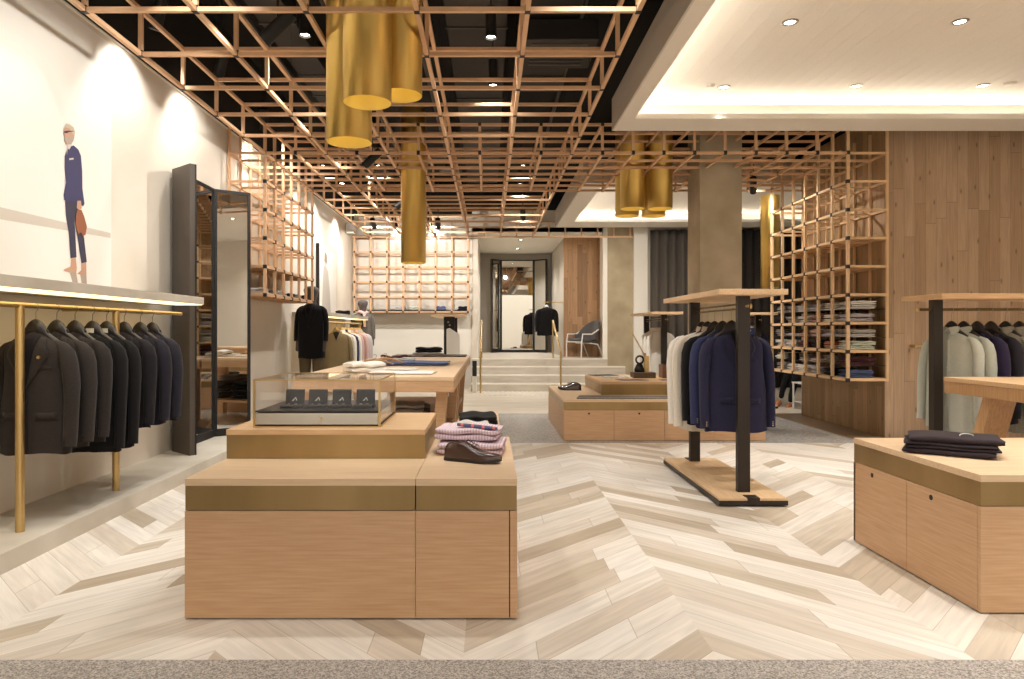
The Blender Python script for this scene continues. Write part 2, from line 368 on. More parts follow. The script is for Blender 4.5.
struct('trim_3', MB().box((2.82, 17.02, .72), (2.93, 17.16, 3.95)).box((2.93, 17.12, .72), (3.0, 18.2, 3.95)).box((-.28, 17.0, .70), (2.93, 17.06, .722)), 'nosing')
struct('wall_concrete_rear', MB().box((2.93, 17.0, 0), (3.56, 17.12, 4.3)), 'conc_wall')
struct('wall_pillar_white', MB().box((3.56, 16.9, 0), (3.9, 17.2, 4.3)), 'whitewall')
struct('wall_back_right', MB().box((3.9, 17.6, 0), (8.2, 17.8, 4.3)), 'beige')
struct('wall_right', MB().box((8, -4, 0), (8.2, 17.8, 4.3)), 'beige')
struct('wall_timber', MB().box((5.21, 9.05, 0), (8, 9.2, 4.3)), 'woodwall')
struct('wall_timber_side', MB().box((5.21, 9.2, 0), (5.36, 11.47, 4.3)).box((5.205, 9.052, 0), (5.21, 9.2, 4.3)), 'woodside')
struct('ceiling', MB().box((-3.6, -4, 5.3), (8.2, 17.6, 5.4)).box((-3.6, 17.55, 4.3), (8.2, 17.6, 5.4)).box((8, -4, 4.3), (8.2, 17.6, 5.4)), 'void', 'black painted ceiling void above the timber lattice')
struct('ceiling_alcove', MB().box((-.42, 17.1, 3.87), (3.56, 22.1, 3.97)).box((-.42, 17.1, 3.87), (3.9, 17.2, 4.4)), 'whitewall', 'pale plaster ceiling over the landing')
# concourse outside the open shopfront, behind the camera
struct('floor', MB().box((-9, -12, -.1), (12, -4, 0)), 'granite', 'granite concourse floor outside the shop')
struct('wall_front', MB().box((-9, -12.2, 0), (12, -12, 5)).box((-3.6, -4.2, 3.9), (8.2, -4, 5.4)), 'beige')
# steps
sb = MB()
for k in range(4):
    y0 = 15.93 + .36 * k
    sb.box((-.42, y0, 0), (3.56 if k < 1 else 3.3, 17.2 if k < 3 else 22, .18 * (k + 1)))
    sb.box((-.42, y0 - .004, .18 * (k + 1) - .022), (3.3, y0 + .05, .18 * (k + 1) + .002), 1)
struct('floor_steps', sb, ['step', 'nosing'], 'four pale stone steps up to the landing')
# columns
struct('wall_column', MB().box((2.975, 9.72, 0), (3.575, 10.3, 5.3)), 'concrete', 'square concrete column behind the middle rack', bevel=.006)

# soffits : white tray ceilings with a lit cove
def soffit(idx, x0, y0, x1, y1, lipx, lipy, near_open, label):
    b = MB(); zb, zt, zr = 3.9, 4.3, 4.22
    xi, yi = x0 + lipx, y1 - lipy
    yn = y0 if near_open else y0 + .45
    b.box((x0, y0, zb), (x0 + .02, y1, zt), 1)                       # outer face, left
    b.box((x0 + .02, y1 - .02, zb), (x1, y1, zt), 0)                       # outer face, far
    b.box((x0 + .0205, y0, zb + .001), (xi, y1 - .0205, zb + .025)); b.box((xi, yi, zb + .001), (x1, y1 - .0205, zb + .025))
    b.box((xi - .02, yn, zb + .0255), (xi, yi, zb + .06)); b.box((xi, yi, zb + .0255), (x1, yi + .02, zb + .06))
    if not near_open:
        b.box((x0 + .021, y0 - .0, zb + .0), (x1, y0 + .02, zt), 1); b.box((xi + .0005, y0 + .0205, zb + .001), (x1, yn, zb + .025)); b.box((xi, yn - .02, zb + .0255), (x1, yn, zb + .06))
    b.box((x0 + .0205, y0 + (.0205 if not near_open else 0), zr), (x1, y1 - .0205, zt - .001), 0)
    n = int((x1 - x0) / .16)
    for i in range(1, n): b.box((x0 + i * .16, y0 + .03, zr - .0015), (x0 + i * .16 + .006, y1 - .03, zr), 2)
    o = struct('ceiling_%d' % idx, b, ['white', 'fascia', 'whitewall'], label)
    l = MB(); l.box((x0 + .035, y0 + .1, zb + .03), (x0 + .06, y1 - .05, zb + .055)); l.box((x0 + .07, y1 - .06, zb + .03), (x1, y1 - .035, zb + .055))
    if not near_open: l.box((x0 + .07, y0 + .04, zb + .03), (x1, y0 + .065, zb + .055))
    l.build('led_strip', 'led', o)
soffit(2, 1.535, -3, 8, 8.6, .18, .5, True, 'white boarded tray ceiling with lit cove above the table')
soffit(3, 1.6, 11.6, 8, 16.6, .35, .85, False, 'smaller white tray ceiling with lit cove beyond the column')

# ================================================================== LATTICES
BW = .034; VZ = .37; LX = [-2.921 + .8 * k for k in range(6)]; ZL = 3.72
def bar_axis(p, q, w=BW, joints=(), jm=1, jl=.024):
    """timber bar with little black joint sleeves"""
    b = MB(); b.bar(p, q, w)
    p, q = Vector(p), Vector(q); d = (q - p).normalized()
    for t in joints: b.bar(p + d * (t - jl), p + d * (t + jl), w + .006, mi=jm)
    return b
lat = thing('ceiling_lattice', 'large suspended timber lattice of square cells under the black ceiling', 'ceiling lattice', (0, 0, ZL))
Y_MAIN = [4.973 + .8 * k for k in range(-3, 16)]
Y_HALF = [8.973 + .4 * k for k in range(7)]
XH = [LX[0] + .4 * k for k in range(20)]      # to 4.679
rr = random.Random(3)
for lay in (0, 1):
    z = VZ * lay; off = 0.0
    for x in LX:
        y0, y1 = Y_MAIN[0] - .3, Y_MAIN[-1] + .02
        bar_axis((x, y0, z), (x, y1, z), joints=[y - y0 for y in Y_MAIN] if lay == 0 else []).build('beam', ['lattice', 'joint'], lat)
    for x in XH:
        if min(abs(x - q) for q in LX) < .01: continue
        bar_axis((x, 8.95, z), (x, 11.4, z), joints=[.023]).build('beam', ['lattice', 'joint'], lat)
    for y in sorted(set(round(v, 3) for v in Y_MAIN + Y_HALF)):
        wide = 8.9 < y < 11.5
        x0 = LX[0] - .02; x1 = 4.7 if wide else LX[-1] + .02
        if y > 16.9: x0, x1 = -3.38, 3.62
        bar_axis((x0, y, z + .001), (x1, y, z + .001), BW * .98).build('beam', ['lattice', 'joint'], lat)
# posts
posts = []
for y in Y_MAIN:
    for k, x in enumerate(LX):
        if k in (2, 3) and 6 < y < 8: continue
        posts.append((x, y))
for y in (8.973, 10.173, 11.373):
    for x in XH:
        if (x, y) not in posts: posts.append((x, y))
for k in range(18): posts.append((-3.32 + .4 * k, 16.973))
posts = sorted(set((round(a, 3), round(b, 3)) for a, b in posts), key=lambda p: p[1])
vis = [p for p in posts if p[1] > 4.9]; hidden = [p for p in posts if p[1] <= 4.9]
for x, y in vis[:96]:
    MB().bar((x, y, -.02), (x, y, VZ + .01), BW * .96).bar((x, y, -.021), (x, y, .03), BW + .004, mi=1).build('post', ['lattice', 'joint'], lat)
pb = MB()
for x, y in vis[96:] + hidden: pb.bar((x, y, -.02), (x, y, VZ + .01), BW * .96)
pb.build('posts_remaining', ['lattice', 'joint'], lat)['kind'] = 'stuff'
wires = MB()
for y in Y_MAIN[::3]:
    for x in LX: wires.tube([(x, y, VZ), (x, y, 5.3 - ZL)], .003, 6)
w_ = wires.build('suspension_wires', 'blk2', lat); w_['kind'] = 'stuff'

def shelf_lattice(name, label, cat, xa, xb, ys, z0, nz, mat, boards=(), xs=None, skip=()):
    """two planes of bars; planes at X=xa/xb along ys (or planes at Y=ya/yb along xs)"""
    base = (0, 0, z0); t = thing(name, label, cat, base)
    H = VZ * nz
    def P(u, plane, z): return (plane, u, z) if xs is None else (u, plane, z)
    us = ys if xs is None else xs
    for pl in (xa, xb):
        front = pl == xa
        for u in us:
            bar_axis(P(u, pl, -.017), P(u, pl, H - .02 + (VZ if xs is None else 0)), BW * (1.05 if front else .9), joints=[.017 + VZ * k for k in range(nz)] if front else []).build('post', [mat, 'joint'], t)
        for k in range(nz + 1):
            if k == nz and front: continue
            z = VZ * k
            bar_axis(P(us[0] - .017, pl, z), P(us[-1] + .017, pl, z), BW * .9).build('beam', [mat, 'joint'], t)
    for u in us:
        for k in range(nz + 1):
            z = VZ * k
            if xs is None: p, q = (xa, u, z), (xb, u, z)
            else: p, q = (u, xa, z), (u, xb, z)
            MB().bar(p, q, BW * .85).build('crosspiece', mat, t)
    for k, th, m in boards:
        a = (xa, us[0], VZ * k + .014) if xs is None else (us[0], xa, VZ * k + .014)
        b = (xb, us[-1], VZ * k + .014 + th) if xs is None else (us[-1], xb, VZ * k + .014 + th)
        box('shelf_board', a, b, m, t)
    return t
sl = shelf_lattice('lattice_shelf', 'open timber lattice shelf hung high on the plaster wall beyond the tall mirror', 'shelf', -2.921, -3.385, Y_HALF, ZL - VZ * 5, 5, 'lattice', boards=((0, .02, 'oak_top'), (1, .012, 'oak_top')))
sr = shelf_lattice('lattice_shelf', 'tall open timber lattice shelf full of folded shirts on the timber wall', 'shelf', 4.679, 5.19, Y_HALF, ZL - VZ * 8, 8, 'lattice_shelf',
                   boards=tuple((k, .008, 'lattice_shelf') for k in (0, 1, 2, 3, 4, 5)))
for k in range(3):
    z = VZ * (k + .5)
    b = MB()
    for j in range(5): b.bar((4.70 + .12 * j, 8.99, z), (4.70 + .12 * j, 11.35, z), .005)
    for y in Y_HALF: b.bar((4.69, y, z), (5.19, y, z), .006)
    b.build('wire_shelf', 'blk2', sr)
sbk = shelf_lattice('lattice_shelf', 'timber lattice shelf with a thin black bottom ledge on the white back wall', 'shelf', 16.973, 17.37, None, ZL - VZ * 5, 5, 'lattice',
                    boards=((0, .03, 'blk2'),), xs=[-3.32 + .4 * k for k in range(8)])

# ================================================================== HERO COUNTERS
def counter(name, label, x0, y0, x1, y1, h, lip=.035, band=.118, holes=True, grp=None, doors=None, side_doors=None, seam=None, right_panel=None, cat='display counter', topmat='oak_top'):
    """oak chest: top board, brass band, body; doors=(n) on the front"""
    t = thing(name, label, cat, (x0, y0, 0), 0, grp); W, D = x1 - x0, y1 - y0
    zt, zb = h - lip, h - lip - band
    box('top', (0, 0, zt), (W, D, h), topmat, t, .0015)
    box('brass_band', (.002, .002, zb), (W - .002, D - .002, zt), 'brass_band', t)
    z0 = .008
    box('plinth', (.03, .03, 0), (W - .03, D - .03, z0), 'gap', t)
    core = MB().box((.012, .012, z0), (W - .012, D - .012, zb))
    core.build('carcass', 'gap', t)
    # front face
    fr = doors or [1.0]
    x = 0.0
    for i, f in enumerate(fr):
        w = W * f; g = .0025
        a = MB().box((x + (g if i else 0), 0, z0), (x + w - (g if i < len(fr) - 1 else 0), .02, zb - .004))
        d = a.build('door' if doors and len(doors) > 1 and i < 9 else 'front_panel', 'oak', t, .0012)
        if holes and doors and len(doors) > 1 and f > .15:
            MB().tube([(x + w * .5, -.0015, zb - .045), (x + w * .5, .004, zb - .045)], .013, 16).build('finger_hole', 'joint', d)
        x += w
    for sx in (0, 1):
        xa, xb = (0, .02) if sx == 0 else (W - .02, W)
        if side_doors and sx == 0:
            y = 0.021
            for i, f in enumerate(side_doors):
                w = (D - .021) * f; g = .0025
                d = MB().box((xa, y + g, z0), (xb, y + w - g, zb - .004)).build('door', 'oak', t, .0012)
                if f > .15: MB().tube([(-.0015, y + w * .62, zb - .05), (.004, y + w * .62, zb - .05)], .015, 16).build('finger_hole', 'joint', d)
                y += w
        else:
            box('side_panel', (xa, .0205, z0), (xb, D - .0205, zb - .004), 'oak', t, .0012)
    box('back_panel', (0, D - .02, z0), (W, D, zb - .004), 'oak', t)
    return t
c1 = counter('display_counter', 'wide oak display counter with brass band in front of the glass case', -1.475, 3.335, -.357, 4.66, .684, grp=None)
c2 = counter('display_counter', 'narrower oak display counter carrying the dress shoe and pink shirts', -.355, 3.335, .137, 4.66, .684, doors=[.925, .075], holes=False)
def plinth(label, x0, y0, x1, y1, z0, h, lip=.03):
    t = thing('display_plinth', label, 'display plinth', (x0, y0, z0)); W, D = x1 - x0, y1 - y0
    box('top', (0, 0, h - lip), (W, D, h), 'oak_topx', t, .0015)
    box('brass_band', (.002, .002, 0), (W - .002, D - .002, h - lip), 'brass_band', t)
    return t
plinth('low oak plinth with brass face under the glass jewellery case', -1.475, 3.86, -.357, 4.66, .684, .163)
c3 = counter('display_counter', 'small low oak counter beyond the pink shirts carrying black trousers', -.28, 5.7, .09, 6.8, .6)
c4 = counter('display_counter', 'long low oak counter with finger-hole doors behind the middle rack', .95, 8.74, 2.866, 11.0, .526, doors=[.334, .333, .333], band=.10, lip=.03)
counter('display_counter', 'short low oak counter section in front of the concrete column', 2.869, 8.74, 3.515, 9.70, .526, band=.10, lip=.03)
plinth('oak plinth with magazines on the long low counter', 1.535, 9.4, 2.86, 11.0, .526, .175)
c5 = counter('display_counter', 'oak display counter with side doors carrying folded dark trousers', 2.43, 3.4, 3.9, 4.585, .688, side_doors=[.50, .50], doors=None, topmat='oak_top')

# glass case
gx0, gx1, gy0, gy1, gz0, gz1 = -1.351, -.625, 3.945, 4.6, .847, 1.122
gc = thing('glass_display_case', 'brass-edged glass case holding black cufflink boxes on the oak plinth', 'display case', (gx0, gy0, gz0))
W, D, H = gx1 - gx0, gy1 - gy0, gz1 - gz0; e = .007
fb = MB()
for x in (e / 2, W - e / 2):
    for y in (e / 2, D - e / 2): fb.bar((x, y, 0), (x, y, H), e * (1.6 if y < .1 else 1))
for z in (e / 2, H - e / 2):
    for y in (e / 2, D - e / 2): fb.bar((0, y, z), (W, y, z), e)
    for x in (e / 2, W - e / 2): fb.bar((x, 0, z), (x, D, z), e)
fb.build('frame', 'brass', gc)
for nm, a, b in (('glass_pane', (e, .001, .1), (W - e, .004, H - e)), ('glass_pane', (.001, e, .02), (.004, D - e, H - e)), ('glass_pane', (W - .004, e, .02), (W - .001, D - e, H - e)), ('glass_pane', (e, D - .004, .02), (W - e, D - .001, H - e)), ('glass_pane', (e, e, H - .004), (W - e, D - e, H - .001))):
    box(nm, a, b, 'glass', gc)
box('base', (.004, .004, 0), (W - .004, D - .004, .012), 'blk2', gc)
dr = box('drawer', (.012, .008, .014), (W - .012, D - .02, .082), 'steelfront', gc, .002)
MB().tube([(W * .53, .008, .05), (W * .53, -.006, .05)], .008, 12).build('drawer_knob', 'brass', dr)
box('shelf', (.006, .006, .086), (W - .006, D - .006, .092), 'blk', gc)
blb = MB()
CB = []
def cuff_box(lx, ly, i):
    t = thing('cufflink_box', 'black cufflink box standing open in the glass case, %s of four from the mirror side' % ORD[i], 'jewellery box', (gx0 + lx, gy0 + ly, gz0 + .093), 0, 'open cufflink boxes in the glass case')
    box('tray', (-.062, -.06, 0), (.062, .04, .018), 'blk2', t, .002)
    MB().prism([(-.056, .036, .016), (.056, .036, .016), (.056, .052, .100), (-.056, .052, .100)], (0, .014, .004)).build('lid', 'blk2', t)
    mk_ = MB(); y = .0385
    mk_.bar((-.012, y, .038), (.004, y + .004, .056), .003); mk_.bar((.004, y + .004, .056), (.012, y, .038), .003); mk_.bar((-.016, y, .036), (-.002, y, .042), .003)
    mk_.build('emblem', 'label_w', t)
    for s in (-1, 1): MB().tube([(s * .02, -.01, .016), (s * .02, -.01, .024)], .009, 12).build('cufflink', 'hook', t)
for i, lx in enumerate((.17, .31, .455, .60)): cuff_box(lx, .2, i)

# ================================================================== CLOTHES
def garment(label, loc, rz, mat, L=.8, W0=.235, style='suit', seed=0, group=None, detail=True, name=None, cat=None, parent=None, sleeve=.62, Dm=.085, hanger=True, rail_z=None, collar_mat=None, lean=0):
    r = random.Random(seed * 13 + 5)
    name = name or {'suit': 'suit_jacket', 'shirt': 'shirt', 'sweater': 'sweater', 'coat': 'coat'}[style]
    cat = cat or {'suit': 'jacket', 'shirt': 'shirt', 'sweater': 'sweater', 'coat': 'coat'}[style]
    if parent is None: t = thing(name, label, cat, loc, rz, group)
    else: t = parent
    z_off = 0 if parent is None else loc[2]
    ph = [r.uniform(0, 6.28) for _ in range(4)]
    fold = {'suit': .004, 'coat': .005, 'shirt': .012, 'sweater': .005}[style]
    def wf(tt):
        if style == 'suit': return W0 * (.93 - .10 * math.sin(min(1, tt / .62) * PI) * .9 + .07 * tt)
        return W0 * (.93 + .04 * tt)
    def df(tt): return .014 + (Dm - .014) * min(1, tt / .12) ** .55 * (1 + .1 * tt)
    def surf(x, tt, off=0, front=True):
        w = wf(tt); c = max(-1, min(1, x / w)); s = math.sqrt(max(0, 1 - c * c)) ** .75
        fo = fold * math.sin(x * 38 + ph[0] + tt * 2) * tt + fold * math.sin(x * 71 + ph[1]) * tt * tt
        y = -(df(tt) * s + fo + off) if front else (df(tt) * s + fo + off)
        z = L * (1 - tt) - .105 * abs(c) ** 1.25 * max(0, 1 - tt) ** 5
        return Vector((x, y, z + z_off))
    nt_, na = 16, 36; rows = []
    for i in range(nt_ + 1):
        tt = (i / nt_) ** 1.35; row = []
        for k in range(na):
            a = 2 * PI * k / na; c = math.cos(a); p = surf(wf(tt) * c, tt, 0, math.sin(a) < 0)
            if i == nt_: p.z += .008 * math.sin(a * 3 + ph[2]) - (.0 if style != 'shirt' else .03 * (1 - abs(c)))
            row.append(p)
        rows.append(row)
    b = MB(); b.grid(rows, close=True)
    b.build('body', mat, t)
    # sleeves
    for s in (-1, 1):
        fx = r.uniform(-.008, .008); SL = sleeve
        pts = [(s * W0 * .62, 0, L - .078), (s * W0 * .8, 0, L - .104), (s * (W0 * .93), -.002, L - .145), (s * (W0 + .002), -.004, L - .22), (s * (W0 + .014 + fx), -.008, L - .35), (s * (W0 + .02 + fx), -.02, L - .47), (s * (W0 + .02 + fx), -.036, L - SL * .93), (s * (W0 + .018 + fx), -.042, L - SL)]
        pts = [(p[0], p[1], p[2] + z_off) for p in pts]
        rs = [.028, .046, .062, .066, .062, .056, .052, .051] if style in ('suit', 'coat') else [.024, .04, .054, .06, .057, .052, .043, .047]
        sb_ = MB().tube(pts, rs, 16, flat=(.72, 1.0)); sv = sb_.build('sleeve', mat, t)
        if detail and style == 'suit':
            for q in range(3):
                zc = L - SL + .02 + q * .016 + z_off
                MB().tube([(s * (W0 + .018), -.042 - .05, zc), (s * (W0 + .018), -.098, zc)], .0045, 8).build('cuff_button', 'button' if mat in ('navy', 'blue') else 'blk2', sv)
    # front details
    def patch(xl, xr, t0, t1, off, m, nm, nx=5, ny=9, par=None, solid=.003):
        rw = []
        for i in range(ny):
            tt = t0 + (t1 - t0) * i / (ny - 1); f = i / (ny - 1)
            a, c = xl(f), xr(f)
            rw.append([surf(a + (c - a) * k / (nx - 1), tt, off) for k in range(nx)])
        g = MB().grid(rw); return g.build(nm, m, par or t, solid=solid)
    if style in ('suit', 'coat'):
        vl = .46
        patch(lambda f: -.068 * (1 - f) ** .9, lambda f: .068 * (1 - f) ** .9, .012, vl, .003, 'lining', 'lining')
        for s in (-1, 1):
            def vin(f, s=s): return s * (.066 * (1 - f) ** .9 + .0005)
            def vout(f, s=s):
                w = .03 + .065 * min(1, f / .34) if f < .34 else .095 * (1 - (f - .34) / .66) ** .8
                return s * (.066 * (1 - f) ** .9 + w)
            patch(vin, vout, .012, vl, .009, mat, 'lapel', ny=14)
        if detail:
            patch(lambda f: .003, lambda f: .007, vl, .99, .0035, 'lining', 'front_edge', nx=2)
            for q in (.5, .63):
                p = surf(0, q, .004); MB().tube([p, p + Vector((0, -.005, 0))], .008, 10).build('button', 'blk2' if mat not in ('navy', 'blue') else 'button', t)
            for s in (-1, 1):
                a = .06 if s > 0 else -.17
                patch(lambda f, a=a: a, lambda f, a=a: a + .12, .66, .72, .006, mat, 'pocket_flap', ny=3)
            patch(lambda f: .07, lambda f: .15, .27, .295, .005, mat, 'breast_pocket', ny=3)
        rows = []
        for z, rx, ry in ((-.012, .082, .05), (.012, .076, .046), (.022, .07, .04)):
            rows.append([Vector((rx * math.cos(a), ry * math.sin(a) * .8 + .006, L + z + z_off - .012)) for a in [PI * .0 - .25 + (PI + .5) * k / 12 for k in range(13)]])
        MB().grid(rows).build('collar', mat, t, solid=.005)
    elif style == 'shirt':
        rows = []
        for z, rx, ry in ((-.02, .078, .05), (.0, .07, .048), (.024, .064, .046)):
            rows.append([Vector((rx * math.cos(a), ry * math.sin(a), L + z + z_off + .008 * math.sin(a))) for a in [2 * PI * k / 20 for k in range(20)]])
        MB().grid(rows, close=True).build('collar_band', mat, t, solid=.003)
        for s in (-1, 1):
            q = MB().poly([(0.004 * s, -.052, L + .018 + z_off), (.064 * s, -.01, L + .03 + z_off), (.082 * s, -.022, L - .012 + z_off), (.045 * s, -.078, L - .06 + z_off)])
            q.build('collar_point', mat, t, solid=.005)
        patch(lambda f: -.016, lambda f: .016, .03, .985, .004, mat, 'placket', nx=3)
        if detail:
            for q in (.12, .25, .38, .51, .64, .77):
                p = surf(0, q, .006); MB().tube([p, p + Vector((0, -.003, 0))], .005, 8).build('button', 'label_w', t)
    else:
        patch(lambda f: -.07 * (1 - f), lambda f: .07 * (1 - f), .012, .2, .003, collar_mat or 'lining', 'neck_opening')
        for s in (-1, 1):
            patch(lambda f, s=s: s * (.066 * (1 - f)), lambda f, s=s: s * (.066 * (1 - f) + .02), .012, .21, .007, mat, 'neck_rib')
        rw = []
        for i in range(3):
            tt = .93 + .035 * i
            rw.append([surf(wf(tt) * math.cos(2 * PI * k / 30), tt, .004, math.sin(2 * PI * k / 30) < 0) for k in range(30)])
        MB().grid(rw, close=True).build('hem_rib', mat, t)
    return t

HG = {}
def hanger(label, loc, rz, rail_dz, mat='hanger', group=None, w=.15):
    """loc at the neck point; rail_dz above"""
    key = (mat, round(rail_dz, 3), w)
    if key in HG: return copy_tree(HG[key], loc, rz, label, group)
    t = thing('clothes_hanger', label, 'hanger', loc, rz, group)
    h = rail_dz
    rows = []
    for i in range(-8, 9):
        u = i / 8; x = u * w; zc = -.004 - .145 * (abs(x) / .21) ** 1.2; hh = .012 + .046 * max(0, 1 - (abs(x) / .075) ** 3)
        rows.append([(x, -.02, zc - hh), (x, .02, zc - hh), (x, .014, zc + hh), (x, -.014, zc + hh)])
    b = MB().grid(rows, close=True); b.add(rows[0], [(0, 1, 2, 3)]); b.add(rows[-1], [(3, 2, 1, 0)])
    b.build('shoulder_bar', mat, t)
    pts = [(0, 0, .04), (0, 0, h - .035)] + [(.018 * math.cos(a) * 1.0 - .0, 0, h - .008 + .018 * math.sin(a)) for a in [PI * 1.5 - .2 - k * (PI * 1.35) / 8 for k in range(9)]][1:]
    pts = [(0, 0, .04), (0, 0, h - .04), (.014, 0, h - .022), (.020, 0, h - .004), (.014, 0, h + .012), (0, 0, h + .019), (-.014, 0, h + .012), (-.019, 0, h)]
    MB().tube(pts, .0024, 8).build('hook', 'hook', t)
    HG[key] = t
    return t

# ---------------- wall rail with suits (plaster wall)
def wall_shelf(label, y0, y1, led=True):
    t = thing('wall_shelf', label, 'shelf', (-3.42, y0, 1.663))
    box('board', (0, 0, 0), (.57, y1 - y0, .072), 'conc_light', t, .003)
    box('led_diffuser', (.30, .02, -.006), (.562, y1 - y0 - .02, -.0005), 'led_y', t)
    return t
wall_shelf('long pale shelf with glowing underside above the dark suits', 1.9, 6.88)
wall_shelf('far pale shelf with glowing underside above the hanging shirts', 11.95, 16.3)
def rail(label, y0, y1, posts, brk, z=1.565, x=-2.99):
    t = thing('clothes_rail', label, 'clothes rail', (x, y0, .121))
    MB().tube([(0, 0, z - .121), (0, y1 - y0, z - .121)], .017, 14).build('rail', 'brass', t)
    for y in posts: MB().tube([(0, y - y0, 0), (0, y - y0, z - .121)], .027, 16).build('post', 'brass', t)
    for y in brk: MB().tube([(0, y - y0, z - .121), (-.42, y - y0, z - .121)], .009, 10).build('bracket', 'brass', t)
    return t
rail('round brass rail on two brass posts carrying the dark suits', 2.2, 6.68, (2.9, 4.386, 5.515), (5.5,))
rail('far brass rail under the pale shelf carrying the shirts', 11.9, 16.1, (12.1, 15.9), (13, 15))
Hs = [(4.54, 'char2', 'suit', 'charcoal suit jacket with brass lapel pin, nearest on the brass wall rail'),
      (4.76, 'char2', 'suit', 'charcoal suit jacket, second along the brass wall rail'),
      (4.97, 'charcoal', 'suit', 'brown-black suit jacket, third along the brass wall rail'),
      (5.19, 'black', 'sweater', 'long black sweater with white neck label, fourth along the brass wall rail'),
      (5.38, 'black', 'sweater', 'long black sweater, fifth along the brass wall rail'),
      (5.64, 'inkblack', 'suit', 'blue-black suit jacket with tiny white pin, sixth along the wall rail'),
      (5.90, 'navydark', 'suit', 'dark navy suit jacket, seventh along the brass wall rail'),
      (6.11, 'navydark', 'suit', 'dark navy suit jacket, last along the brass wall rail near the mirror')]
for i, (y, m, st, lb) in enumerate(Hs):
    L = {'suit': .80, 'sweater': .90}[st]
    if i >= 5: L = .79
    rz = (0, -.05, -.08, -.06, -.06, -.1, -.12, -.14)[i]
    g = garment(lb, (-2.99, y, 1.40 - L), rz, m, L, .222, st, i, 'dark garments on the brass wall rail', detail=i != 7, Dm=.075 if i else .09, collar_mat='black', sleeve=.755 if st == 'suit' else .87)
    hanger('black hanger holding the %s garment along the brass wall rail' % ORD[i], (-2.99, y, 1.425), rz, .14, group='black hangers on the brass wall rail')
    if i == 0: MB().tube([(.085, -.100, L - .17), (.085, -.108, L - .17)], .011, 12).build('lapel_pin', 'brass', g)
    if i == 5: MB().tube([(.105, -.09, L - .17), (.105, -.10, L - .17)], .006, 8).build('lapel_pin', 'label_w', g)
    if i in (3, 4): MB().box((-.03, -.035, L - .015), (.03, -.03, L + .02)).build('neck_label', 'label_w', g)

# ---------------- middle floor rack and its copies
def rack(label, x0, y0, ww=.55, ln=1.75, rails=True, base=True, board_mat='oak_topx'):
    t = thing('garment_rack', label, 'clothes rack', (x0, y0, 0))
    if base:
        box('base_frame', (0, 0, .012), (ww, ln, .05), 'blk', t, .002)
        box('base_board', (0.003, 0.003, .05), (ww - .003, ln - .003, .068), 'oak_topy', t, .001)
        for yy in (-.003, ln - .10): MB().box((ww / 2 - .05, yy if yy < 0 else yy, .013), (ww / 2 + .05, yy + .105, .074)).build('foot_clamp', 'blk', t, .002)
    cx = ww / 2
    for yy in (.235, ln - .17):
        box('post', (cx - .05, yy - .03, .069 if base else 0), (cx + .05, yy + .03, 1.69), 'blk', t, .002)
    box('top_board', (0, 0, 1.69), (ww, ln, 1.735), 'oak_topy', t, .002)
    for dx in (-.02, .02) if rails else ():
        MB().tube([(cx + dx * 0 + (0 if dx < 0 else .0), .235, 1.605 + dx), (cx, ln - .17, 1.605 + dx)], .008, 10).build('rail', 'rail_dark', t)
    for yy, s in ((.235, -1), (ln - .17, 1)):
        MB().tube([(cx + .05, yy, 1.605), (cx + .07, yy, 1.605)], .022, 16).tube([(cx, yy, 1.605), (cx + .03, yy + s * .04, 1.605)], .012, 10).build('rail_knob', 'brass', t)
    return t
rack('freestanding black steel rack with oak base in the middle of the plank floor', 1.83, 5.47)
mids = [(5.97, 'navy', 'suit', 'navy suit jacket, nearest on the middle rack', .88, .293),
        (6.2, 'blue', 'suit', 'mid-blue suit jacket behind the navy one on the middle rack', .88, .28),
        (6.42, 'black', 'suit', 'black suit jacket, third on the middle rack', .88, .295),
        (6.62, 'offwhite', 'shirt', 'off-white shirt behind the black jacket on the middle rack', .95, .325),
        (6.80, 'white', 'shirt', 'white shirt, farthest on the middle rack', .95, .325)]
for i, (y, m, st, lb, L, W0) in enumerate(mids):
    rz = (.03, .05, .04, .06, .08)[i]
    garment(lb, (2.14 if i == 0 else 2.115, y, 1.415 - L), rz, m, L, W0 - .025, st, 20 + i, 'garments on the middle rack', Dm=.095 if i == 0 else .07, sleeve=.845 if st == 'suit' else .92)
    hanger('black hanger holding the %s garment of the middle rack' % ORD[i], (2.105, y, 1.44), rz, .165, group='black hangers on the middle rack')

rack('black steel rack with white shirts in front of the grey curtain', 2.81, 11.9, base=True)
for i, y in enumerate((12.35, 12.6, 12.9)):
    garment(('white shirt nearest on the far curtain rack', 'white shirt, middle one on the far curtain rack', 'white shirt farthest on the far curtain rack')[i], (3.085, y, 1.43 - .9), .35, 'white', .9, .25, 'shirt', 40 + i, 'white shirts on the curtain rack', detail=False, sleeve=.8)
rack('black steel rack holding navy shirts behind the lattice shelf', 4.62, 12.3)
for i, y in enumerate((12.7, 12.85, 13.0, 13.15, 13.3)):
    garment('navy shirt, %s on the rack behind the lattice shelf' % ORD[i], (4.89, y, 1.43 - .85), .3, 'navy' if i % 2 else 'navyshirt', .85, .25, 'shirt', 50 + i, 'navy shirts behind the lattice shelf', detail=False)
    hanger('white hanger above the %s navy shirt behind the lattice shelf' % ORD[i], (4.89, y, 1.45), .3, .155, 'label_w', group='white hangers behind the lattice shelf')
